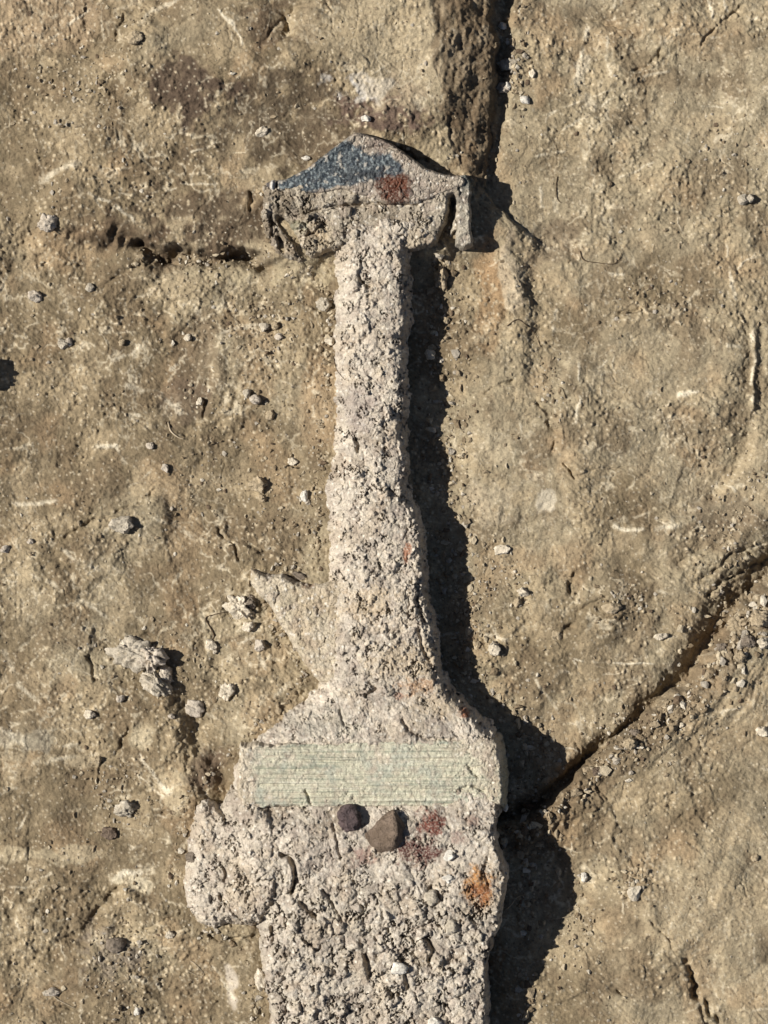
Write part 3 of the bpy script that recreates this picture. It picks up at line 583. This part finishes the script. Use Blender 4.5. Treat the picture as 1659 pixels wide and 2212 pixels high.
def cap_rel(x, y, d):
    b = bmask(x, y)
    r = clods(x, y, 514, [(18, .5, .3), (9, .45, 0), (5, .25, 0)]) * (1 - .9 * b) + b * (perlin(x, y, 5, 518) * .25 + perlin(x, y, 9, 515) * .3 + perlin(x, y, 24, 516) * .3)
    r += .8 * np.exp(-((x + (y - 405) * .1 - 590) / 4) ** 2) - 1.1 * np.exp(-((x + (y - 405) * .1 - 600) / 3) ** 2) - .5 * np.exp(-((x + (y - 405) * .1 - 580) / 3) ** 2)
    dd, _, _ = pdist(x + 4 * perlin(x, y, 12, 517), y, [(795, 330), (830, 325), (860, 335)]); r -= .8 * np.exp(-(dd / 4) ** 2)
    return r
def cap_col(x, y, d, zz):
    cc = crust_col(x, y, 520, (186, 172, 150), (158, 144, 126), .15)
    bl = np.empty(x.shape + (3,), F); bl[:] = C(66, 77, 82)
    n = fbm(x, y, 30, 5, 522, .7); n2 = fbm(x, y, 8, 3, 523, .7)
    bl = mix(bl, C(36, 42, 48), .95 * ss(0, .4, n)); bl = mix(bl, C(140, 152, 152), .8 * ss(.1, .45, -n2)); bl = mix(bl, C(58, 76, 88), .6 * ss(.1, .4, n2)); bl = mix(bl, C(44, 48, 52), .8 * np.exp(-((x - 790) / 50) ** 2 - ((y - 385) / 10) ** 2))
    bl = mix(bl, C(196, 188, 170), .8 * ss(.45, .6, fbm(x, y, 14, 3, 524)))
    bl = mix(bl, C(118, 118, 122), .6 * ss(418, 424, y))
    cc = mix(cc, bl, bmask(x, y) * .96)
    cc = spot(cc, x, y, 855, 416, 46, 42, (94, 52, 28), 1.0, 8, .8); cc = spot(cc, x, y, 855, 416, 34, 32, (98, 48, 20), .9, 14, .8); cc = spot(cc, x, y, 862, 402, 20, 12, (120, 66, 34), .6, 9, .9); cc = spot(cc, x, y, 905, 424, 30, 14, (120, 108, 100), .5, 12)
    cc = spot(cc, x, y, 822, 322, 44, 20, (128, 106, 92), .6, 10); cc = spot(cc, x, y, 786, 300, 26, 14, (176, 160, 138), .8, 11)
    u = x + (y - 405) * .1
    cc = mix(cc, C(222, 218, 206), .95 * ss(5, 3, np.abs(u - 591))); cc = mix(cc, C(44, 46, 52), .9 * ss(3.5, 2, np.abs(u - 600))); cc = mix(cc, C(52, 54, 66), .85 * ss(5, 3, np.abs(u - 581)))
    return cc
body('pommel_cap', cap_poly, cap_top, lambda x, y: 13 + 0 * x, -2, cap_rel, cap_col, M_pommel, sword, 1.6, 1.2, 530)

# ------------------------------------------------------------------ stones and clods
import bmesh
def ico(sub):
    bm = bmesh.new(); bmesh.ops.create_icosphere(bm, subdivisions=sub, radius=1.0)
    v = np.array([p.co[:] for p in bm.verts], F); f = np.array([[q.index for q in fc.verts] for fc in bm.faces], np.int32); bm.free(); return v, f
ICO4 = ico(4); ICO5 = ico(5); ICO1 = ico(1)
def n3(p, s, seed):
    return (perlin(p[:, 0] + p[:, 2] * .7, p[:, 1] - p[:, 2] * .45, s, seed) + perlin(p[:, 1] + p[:, 0] * .6, p[:, 2] + p[:, 0] * .37, s, seed + 1)) * .9
def stone_mesh(name, rx, ry, rz, seed, facet=.5, crumb=.25, big=False, sharp=0):
    v, f = ICO5 if big else ICO4
    r_ = np.random.RandomState(seed); p = v.copy()
    # cut by random planes -> broken faces
    lum = crumb >= .4
    for k in range(int(3 + 4 * facet) if lum else int(5 + 9 * facet)):
        nrm = r_.randn(3); nrm /= np.linalg.norm(nrm); lim = r_.uniform(.58, .9); dd = p @ nrm
        p = p - np.clip(dd - lim, 0, None)[:, None] * nrm * min(1, .55 + facet * .5)
    o = r_.rand(3) * 50
    q = (v + o).astype(F)
    disp = (n3(q, .6, seed % 50 + 11) * .28 - np.abs(n3(q, .3, seed % 50 + 13)) * .42 + .1 if lum else 0) + n3(q, .9, seed % 50) * .34 + n3(q, .42, seed % 50 + 3) * .24 * (crumb * 3) + n3(q, .19, seed % 50 + 5) * .16 * (crumb * 3.2) + n3(q, .1, seed % 50 + 7) * .07 * (crumb * 3)
    p = p * (1 + disp)[:, None]
    p = p * np.array([rx, ry, rz])
    return np_mesh(name, p * S, f, None, True)
NST = [0]
def stone(x, y, rx, ry=None, rz=None, mat='grey', label='', name='pebble', cat='pebble', rot=0, facet=.5, crumb=.25, sink=.35, group='loose stones on the excavated soil', on_sword=False):
    ry = ry or rx * .85; rz = rz or min(rx, ry) * .8; NST[0] += 1
    o = link(name, stone_mesh(name, rx, ry, rz, 100 + NST[0] * 7, facet, crumb, rx > 22), SM[mat])
    hz = sz(x, y) if on_sword else gz(x, y)
    o.location = (wx(x), wy(y), hz * MM + rz * S * (1 - sink)); o.rotation_euler = (random.uniform(-.2, .2), random.uniform(-.2, .2), math.radians(rot))
    tag(o, label, cat, group); return o
K = dict(name='soil_clod', cat='soil clod', group='soil clods on the ground', crumb=.4)
P_ = dict()
# left side
stone(106, 486, 19, 17, 14, 'lilac', 'grey clod near the left end of the dark crevice, upper left', **K)
stone(75, 638, 16, 13, 12, 'lilac', 'smooth grey pebble near the left edge, below the upper left clod')
stone(193, 620, 10, 9, 8, 'grey', 'small round pebble right of the grey pebble by the left edge')
stone(135, 742, 12, 10, 9, 'grey', 'small split pebble right of the dark shadow at the left edge')
stone(147, 738, 8, 9, 8, 'lilac', 'crumb touching the right side of the small split pebble')
stone(263, 739, 8, 8, 7, 'tan', 'tiny tan pebble halfway between the split pebble and the pale pebble')
stone(405, 728, 9, 8, 8, 'pale', 'tiny pale pebble on the vein left of the mid grip')
stone(534, 850, 10, 11, 8, 'grey', 'upper left one of a pair of touching pebbles left of the grip')
stone(551, 864, 13, 11, 11, 'lilac', 'lower right one of a pair of touching pebbles left of the grip')
stone(432, 868, 9, 9, 7, 'pale', 'small pale chip in the dark hollow left of the touching pebbles')
stone(583, 896, 12, 10, 8, 'tan', 'tan half buried pebble below the touching pebbles', sink=.7)
stone(325, 963, 9, 8, 7, 'lilac', 'small grey pebble beside the thin twig on the left')
stone(357, 1011, 8, 10, 7, 'lilac', 'small upright chip below the thin twig on the left')
stone(634, 996, 11, 10, 7, 'pale', 'pale pebble close to the left edge of the mid grip', sink=.6)
stone(560, 1046, 18, 17, 13, 'tan', 'rough tan clod left of the lower grip', **K)
stone(566, 1076, 9, 8, 7, 'tan', 'small crumb just under the rough tan clod', **K)
stone(657, 1071, 10, 13, 8, 'white', 'white chip beside the left edge of the grip')
stone(266, 1133, 27, 21, 18, 'grey', 'angular grey stone standing alone left of the lower grip', facet=.9, rot=10, sink=.45)
stone(66, 1170, 8, 7, 6, 'lilac', 'tiny dark shadowed pebble at the left, below the angular grey stone')
stone(10, 1186, 10, 9, 8, 'lilac', 'small pebble touching the left edge of the photo')
stone(518, 1312, 27, 23, 19, 'pale', 'pale crumbly clod just below the tip of the spur', rot=-20, **K)
stone(541, 1300, 14, 14, 12, 'dark', 'dark crumb attached to the pale clod below the spur', **K)
stone(538, 1352, 15, 12, 11, 'pale', 'oval pale pebble just under the pale crumbly clod')
stone(454, 1394, 14, 13, 11, 'pale', 'pale pebble at the lower end of the curved rootlet', facet=.8)
stone(465, 1406, 7, 7, 6, 'grey', 'tiny crumb below the pale pebble at the rootlet')
stone(560, 1393, 12, 13, 11, 'lilac', 'round grey pebble right of the rootlet, by the lower spur')
stone(292, 1418, 46, 32, 26, 'grey', 'largest crumbly clod on the left, with broken right side', rot=-8, facet=.6, sink=.5, **K)
stone(328, 1422, 27, 30, 30, 'lilac', 'jagged grey lump at the right end of the largest clod', facet=.9, **K)
stone(338, 1476, 30, 22, 21, 'grey', 'pointed grey clod right under the largest clod', rot=-35, facet=.8, **K)
stone(356, 1462, 14, 22, 18, 'lilac', 'jagged chip on the right flank of the pointed grey clod', **K)
stone(492, 1494, 18, 19, 15, 'pale', 'knobbly pale pebble above the guard, left of the flared shoulder', facet=.9, crumb=.4)
stone(419, 1533, 22, 21, 15, 'lilac', 'smooth rounded grey stone beside the steep soil mound', facet=.4)
stone(372, 1546, 8, 6, 6, 'lilac', 'tiny grey pebble left of the smooth rounded grey stone')
stone(194, 1544, 12, 11, 8, 'pale', 'small pale lump left of the steep soil mound', sink=.5)
stone(262, 1508, 11, 8, 8, 'lilac', 'small slanted chip below the largest clod')
stone(212, 1641, 9, 9, 8, 'tan', 'small tan pebble on the pale streak at the left')
stone(270, 1748, 22, 17, 15, 'grey', 'grey clod left of the upper blade crust', facet=.7, **K)
stone(238, 1800, 18, 14, 10, 'brown', 'half buried brown stone below the grey clod', sink=.6)
stone(250, 2040, 21, 18, 17, 'dark', 'dark grey pebble in the patch of grit at the lower left', facet=.3)
stone(368, 2016, 11, 9, 8, 'pale', 'pale oval pebble below the left lump of the blade crust')
stone(110, 2144, 19, 9, 8, 'lilac', 'elongated pale lilac clod near the bottom left corner')
stone(98, 2146, 8, 7, 7, 'grey', 'crumb at the left end of the elongated lilac clod')
stone(565, 2112, 13, 24, 14, 'pale', 'long pale pebble against the left edge of the blade', rot=10)
stone(297, 2186, 8, 8, 7, 'white', 'tiny white pebble at the bottom, left of the blade')
stone(256, 2176, 8, 7, 6, 'tan', 'tiny tan pebble at the bottom, left of the tiny white pebble')
stone(700, 657, 15, 15, 13, 'grey', 'grey clod against the left edge of the upper grip', **K)
stone(712, 738, 11, 9, 9, 'pale', 'small pale pebble against the left edge of the mid grip')
stone(570, 706, 11, 10, 8, 'grey', 'left one of three small pebbles left of the upper grip')
stone(593, 704, 10, 9, 8, 'tan', 'middle one of three small pebbles left of the upper grip')
stone(603, 727, 9, 8, 8, 'lilac', 'lowest one of three small pebbles left of the upper grip')
stone(646, 1244, 17, 8, 8, 'dark', 'dark sliver of corrosion by the top edge of the spur', rot=-25)
# top
stone(790, 262, 10, 8, 8, 'white', 'small white pebble just above the top of the pommel')
stone(566, 288, 16, 11, 7, 'pale', 'flat triangular pale chip up and left of the pommel', facet=1, rot=35)
stone(660, 344, 9, 6, 5, 'white', 'small white chip on the upper left slope of the pommel')
stone(296, 88, 17, 15, 12, 'tan', 'brown stone with dark right side near the top left', rot=30)
stone(1086, 54, 9, 8, 8, 'white', 'round white pebble at the foot of the shaded soil face, top')
stone(1098, 136, 20, 11, 11, 'grey', 'grey clod in the rubble right of the shaded face', **K)
stone(1090, 186, 14, 12, 12, 'lilac', 'lilac grey clod low in the rubble right of the shaded face', **K)
stone(1098, 182, 8, 9, 10, 'white', 'tiny white chip on the lilac grey clod', )
stone(1134, 214, 11, 10, 9, 'white', 'pale round pebble right of the rubble beside the shaded face')
stone(1150, 158, 8, 10, 7, 'pale', 'small pale chip above the pale round pebble')
# right side
stone(1606, 430, 14, 12, 11, 'grey', 'left half of the grey pebble pair at the upper right edge', facet=.8)
stone(1622, 428, 9, 8, 9, 'grey', 'right half of the grey pebble pair at the upper right edge')
stone(930, 766, 15, 11, 13, 'pale', 'pale pebble lying in the shadow of the mid grip', facet=.9)
stone(965, 690, 9, 8, 8, 'tan', 'tan crumb at the ragged edge of the upper grip shadow')
stone(952, 600, 14, 26, 14, 'tan', 'long tan clod in the shadow below the pommel lobe', **K)
stone(1086, 1187, 17, 15, 6, 'pale', 'flat pale triangular chip right of the grip shadow', facet=1, rot=20)
stone(1131, 1280, 14, 11, 11, 'pale', 'pale pebble with crumbs, right of the grip shadow')
stone(1118, 1302, 9, 12, 8, 'tan', 'crumb just below the pale pebble right of the shadow')
stone(1068, 1402, 13, 16, 13, 'pale', 'pale pebble at the edge of the sword shadow, above the guard')
stone(1320, 1312, 18, 14, 10, 'tan', 'rounded tan stone in a shallow crack, right middle', sink=.5)
stone(1204, 1372, 16, 13, 10, 'tan', 'half buried tan stone left of the rounded one', sink=.55)
stone(1425, 1376, 12, 8, 7, 'pale', 'pale crumb above the diagonal crack, left piece')
stone(1438, 1373, 8, 6, 6, 'grey', 'grey crumb above the diagonal crack, right piece')
stone(1648, 1580, 14, 15, 12, 'pale', 'pale rounded stone at the right edge below the crack', facet=.7)
stone(1367, 1925, 19, 17, 9, 'pale', 'square flat pale stone right of the blade shadow', facet=1, rot=42, crumb=.08, sink=.4)
stone(1264, 1896, 8, 11, 8, 'white', 'small white pebble at the edge of the blade shadow')
stone(1472, 1566, 9, 7, 7, 'pale', 'small pale pebble below the diagonal crack')
stone(1630, 1852, 9, 8, 6, 'tan', 'small tan pebble near the right edge, lower right')
# rubble of the diagonal break
for (x, y, r, m, lab) in [(1594, 1350, 22, 'tan', 'largest clod in the rubble of the diagonal crack'), (1640, 1336, 20, 'tan', 'clod at the right edge, uppermost in the crack rubble'), (1616, 1385, 15, 'dark', 'dark clod under the largest one in the crack rubble'),
                          (1648, 1388, 14, 'pale', 'pale pebble at the right edge in the crack rubble'), (1598, 1416, 13, 'tan', 'lowest clod of the rubble near the right edge'), (1562, 1400, 12, 'dark', 'dark clod left in the crack rubble'),
                          (1360, 1605, 14, 'tan', 'clod in the middle of the diagonal crack'), (1374, 1584, 11, 'dark', 'dark clod above the clod in the middle of the crack'), (1290, 1668, 10, 'brown', 'brown clod low in the diagonal crack near the shadow')]:
    stone(x, y, r, r * .85, r * .8, m, lab, **{**K, 'group': 'clods in the diagonal crack'})
# stones stuck on the sword
stone(757, 1764, 26, 25, 17, 'purple', 'round dark purple pebble stuck to the blade just below the guard', facet=.35, crumb=.22, sink=.25, on_sword=True, group='stones stuck to the sword', rot=20)
stone(753, 1750, 24, 23, 20, 'purple', 'round dark purple pebble stuck to the blade just below the guard', facet=.0, crumb=.08, sink=.4, on_sword=True, group='stones stuck to the sword', rot=20)
def hull_stone(x, y, base, ridge, seed, mat, label):
    bm = bmesh.new()
    for p in base: bm.verts.new((p[0], -p[1], -16))
    for p in base: bm.verts.new((p[0] * 1.0, -p[1] * 1.0, p[2]))
    for p in ridge: bm.verts.new((p[0], -p[1], p[2]))
    bmesh.ops.convex_hull(bm, input=bm.verts[:]); bmesh.ops.triangulate(bm, faces=bm.faces[:])
    bmesh.ops.subdivide_edges(bm, edges=bm.edges[:], cuts=7, use_grid_fill=True)
    for _ in range(3): bmesh.ops.smooth_vert(bm, verts=bm.verts[:], factor=.5, use_axis_x=True, use_axis_y=True, use_axis_z=True)
    bmesh.ops.subdivide_edges(bm, edges=bm.edges[:], cuts=1, use_grid_fill=True); bmesh.ops.triangulate(bm, faces=bm.faces[:]); bm.normal_update()
    p = np.array([q.co[:] for q in bm.verts], F); nn = np.array([q.normal[:] for q in bm.verts], F); f = np.array([[q.index for q in fc.verts] for fc in bm.faces], np.int32); bm.free()
    p = p + nn * (n3(p, 22, seed) * 3.0 + n3(p, 8, seed + 3) * 1.6 + n3(p, 4, seed + 5) * .6)[:, None]
    o = link('pebble', np_mesh('pebble', p * S, f, None, True), SM[mat]); o.location = (wx(x), wy(y), sz(x - 50, y + 10) * MM); tag(o, label, 'pebble', 'stones stuck to the sword')
hull_stone(836, 1785, [(-52, 24, -2), (-22, 46, 0), (14, 44, 2), (36, 22, 4), (38, -10, 4), (14, -48, 2), (-8, -30, 0), (-42, 0, -2)], [(14, -34, 20), (22, 0, 36), (14, 26, 30), (-16, 18, 18)], 31, 'brown', 'large peaked grey brown stone on the blade below the guard, its right face in shade')
stone(970, 1835, 14, 11, 8, 'white', 'bright white angular chip on the blade crust', facet=1, crumb=.06, sink=.2, on_sword=True, group='stones stuck to the sword', rot=20)
stone(415, 1848, 14, 12, 12, 'dark', 'dark grey pebble on the left lump of blade crust', on_sword=True, group='stones stuck to the sword')
stone(1090, 1742, 8, 9, 8, 'white', 'small white chip at the lower right corner of the guard', on_sword=True, group='stones stuck to the sword')
stone(930, 1925, 15, 17, 13, 'grey', 'rounded grey lump on the blade left of the orange rust', on_sword=True, group='stones stuck to the sword')
stone(966, 1885, 13, 10, 7, 'white', 'whitish flake on the blade left of the orange rust', on_sword=True, group='stones stuck to the sword', facet=1)
stone(862, 2078, 18, 14, 10, 'white', 'whitish lump in the middle of the lower blade', on_sword=True, group='stones stuck to the sword')
stone(938, 2196, 15, 15, 11, 'white', 'white pebble on the blade at the bottom edge', on_sword=True, group='stones stuck to the sword')
stone(971, 1985, 15, 17, 13, 'grey', 'upright grey lump on the lower blade near its right side', on_sword=True, group='stones stuck to the sword')
# unseen clod added beyond the left edge to cast the dark shape there
stone(-92, 792, 50, 44, 66, 'lilac', 'unseen clod added beyond the left edge to cast a shadow into view', name='soil_clod', cat='soil clod', facet=.7, group=None, sink=.3)

# ------------------------------------------------------------------ grit: thousands of grains, one object
rg = np.random.RandomState(3)
gxs, gys, grr = [], [], []
def scatter(n, cx, cy, sx, sy, r0, r1):
    gxs.append(rg.normal(cx, sx, n)); gys.append(rg.normal(cy, sy, n)); grr.append(r0 + (r1 - r0) * rg.rand(n) ** 2.5)
N = 9000
px = rg.uniform(-120, 1780, N); py = rg.uniform(-120, 2340, N); dens = ss(-.2, .5, fbm(px, py, 150, 3, 600)) * (.45 + .55 * (px < 720)) + .1
k = rg.rand(N) < dens; gxs.append(px[k]); gys.append(py[k]); grr.append(1.3 + 3.6 * rg.rand(k.sum()) ** 4)
for a in [(260, 970, 1000, 28, 260, 1.6, 5.5), (260, 1010, 1350, 36, 110, 1.6, 5.5), (200, 1150, 1680, 36, 80, 1.6, 6), (140, 1110, 160, 22, 80, 2, 7), (120, 190, 190, 60, 60, 2, 6), (200, 620, 1000, 60, 160, 1.5, 5), (160, 470, 1000, 60, 110, 1.5, 4.5),
          (260, 260, 2080, 45, 90, 1.5, 5), (120, 240, 1700, 40, 60, 1.5, 5), (150, 560, 700, 60, 40, 1.5, 5), (240, 1590, 1130, 50, 100, 1.5, 5), (200, 1600, 1370, 60, 60, 2, 8), (200, 1360, 1600, 50, 35, 1.5, 6), (160, 1460, 1540, 60, 50, 1.5, 5),
          (90, 1350, 1300, 40, 30, 1.5, 5), (80, 1250, 1990, 20, 50, 1.5, 6), (60, 1360, 1900, 20, 14, 2, 6), (110, 1420, 640, 60, 30, 1.5, 5), (90, 1570, 330, 40, 60, 1.5, 5), (130, 480, 560, 100, 16, 2, 6), (90, 1090, 1250, 30, 50, 1.5, 5), (120, 400, 1450, 70, 60, 1.5, 4.5),
          (60, 1190, 830, 20, 50, 1.5, 5), (80, 520, 1800, 0.1, 0.1, 1, 1)]:
    scatter(a[0], *a[1:])
px = np.concatenate(gxs); py = np.concatenate(gys); pr = np.concatenate(grr)
ty = rg.uniform(470, 2260, 520); tx = np.interp(ty, [470, 560, 640, 1000, 1200, 1260, 1470, 1620, 1720, 1900, 2010, 2060, 2260], [560, 660, 722, 700, 690, 560, 670, 520, 410, 385, 470, 552, 570]) - np.abs(rg.normal(0, 14, 520))
px = np.concatenate([px, tx]); py = np.concatenate([py, ty]); pr = np.concatenate([pr, 1.5 + 5 * rg.rand(520) ** 2.5])
ty = rg.uniform(470, 2260, 500); tx = np.interp(ty, [470, 1050, 1450, 1600, 2260], [930, 925, 990, 1130, 1110]) + np.abs(rg.normal(0, 40, 500))
px = np.concatenate([px, tx]); py = np.concatenate([py, ty]); pr = np.concatenate([pr, 2 + 7 * rg.rand(500) ** 2.2])
# crumbs in the diagonal break
m = len(px); t = rg.rand(420); pa_ = np.array(A); ii = np.minimum((t * (len(A) - 1)).astype(int), len(A) - 2); ff = (t * (len(A) - 1) - ii)[:, None]
pp_ = pa_[ii] * (1 - ff) + pa_[ii + 1] * ff + rg.normal(0, 10, (420, 2)) + np.array([10, 10])
px = np.concatenate([px, pp_[:, 0]]); py = np.concatenate([py, pp_[:, 1]]); pr = np.concatenate([pr, 2 + 7 * rg.rand(420) ** 2.5])
v1, f1_ = ICO1; n = len(px)
jj = np.clip(np.searchsorted(GY_, py), 0, ny - 1); ii = np.clip(np.searchsorted(GX_, px), 0, nx - 1); pz = GZ[jj, ii]
VV = v1[None] * (1 + .35 * rg.randn(n, len(v1), 1).clip(-1.5, 1.5)) * pr[:, None, None] * (np.array([1, 1, .8]) * (1 + .25 * rg.randn(n, 1, 3).clip(-1.4, 1.4)))
VV = VV * S + np.stack([wx(px), wy(py), pz * MM + pr * S * .35], -1)[:, None]
FF = f1_[None] + (np.arange(n) * len(v1))[:, None, None]
pal = np.array([C(208, 190, 154), C(176, 156, 122), C(150, 130, 98), C(190, 178, 156), C(226, 214, 188), C(122, 102, 78)])
gc = pal[rg.choice(6, n, p=[.22, .28, .22, .14, .08, .06])]
o = link('soil_grit', np_mesh('soil_grit', VV.reshape(-1, 3), FF.reshape(-1, 3), np.repeat(gc, len(v1), 0), False), M_grit); tag(o, 'fine loose grit and crumbs strewn over the soil', 'grit', kind='stuff')

# ------------------------------------------------------------------ rootlets and fibres
def fibre(pts, r, mat, label, name='rootlet', lift=.25, on_sword=False):
    P = np.array(pts, float); m = 24; t = np.linspace(0, len(P) - 1, m)
    # smooth interpolation (Catmull-Rom)
    out = []
    for u in t:
        i = min(int(u), len(P) - 2); f = u - i; p0 = P[max(i - 1, 0)]; p1 = P[i]; p2 = P[i + 1]; p3 = P[min(i + 2, len(P) - 1)]
        out.append(.5 * ((2 * p1) + (-p0 + p2) * f + (2 * p0 - 5 * p1 + 4 * p2 - p3) * f * f + (-p0 + 3 * p1 - 3 * p2 + p3) * f ** 3))
    out = np.array(out); Z = np.array([(sz if on_sword else gz)(a, b) for a, b in out]) * MM
    Z = np.convolve(np.pad(Z, 2, 'edge'), np.ones(5) / 5, 'valid') + lift * MM
    c3 = np.stack([wx(out[:, 0]), wy(out[:, 1]), Z], -1); V = []; k = 6
    for i in range(m):
        d = c3[min(i + 1, m - 1)] - c3[max(i - 1, 0)]; d /= np.linalg.norm(d); s = np.cross(d, [0, 0, 1]); s /= np.linalg.norm(s) + 1e-9; u = np.cross(s, d); rr = r * S * (1 - .5 * i / m)
        V += [c3[i] + rr * (math.cos(a) * s + math.sin(a) * u) for a in np.arange(k) * 2 * math.pi / k]
    Q = np.array([[i * k + j, i * k + (j + 1) % k, (i + 1) * k + (j + 1) % k, (i + 1) * k + j] for i in range(m - 1) for j in range(k)])
    o = link(name, np_mesh(name, np.array(V), Q), mat); tag(o, label, 'rootlet', 'thin rootlets and fibres'); return o
fibre([(448, 1392), (462, 1375), (450, 1350), (444, 1335), (462, 1328), (488, 1322)], 1.6, M_rootd, 'thin dark bent rootlet ending at a pale pebble, left of the spur', lift=.15)
fibre([(362, 910), (368, 930), (384, 944), (396, 948)], 2.2, M_root, 'short pale curved twig left of the mid grip')
fibre([(1092, 1965), (1106, 1952), (1114, 1940), (1128, 1934), (1142, 1932)], 1.1, M_root, 'pale hair like fibre sticking out from the right edge of the blade', lift=3.5)
fibre([(1140, 1984), (1170, 1990), (1200, 1988), (1230, 1982)], .8, M_root, 'faint fibre lying in the blade shadow', lift=.6)
fibre([(1222, 860), (1215, 840), (1205, 835)], .8, M_rootd, 'tiny dark fibre right of the raised soil rib')
fibre([(1096, 704), (1118, 690), (1140, 704), (1158, 722), (1168, 748)], 1.2, M_rootd, 'thin dark root crossing the raised soil rib')
fibre([(1254, 540), (1262, 560), (1290, 566), (1330, 568), (1345, 545)], 1.1, M_rootd, 'thin wavy root below the pommel shadow level on the right')
fibre([(410, 2076), (420, 2080), (440, 2102), (430, 2108), (405, 2096)], 1.0, M_root, 'looped pale fibre left of the lower blade')
fibre([(110, 2150), (128, 2164), (160, 2180)], 1.4, M_root, 'straight pale stalk by the elongated lilac clod, bottom left')
fibre([(1206, 378), (1203, 400), (1205, 425), (1214, 436)], 1.0, M_rootd, 'thin dark hair right of the pommel shadow')
fibre([(720, 770), (728, 800), (745, 822)], 1.0, M_rootd, 'fine dark hair across the left edge of the grip', on_sword=True)

scene.render.engine = 'CYCLES'
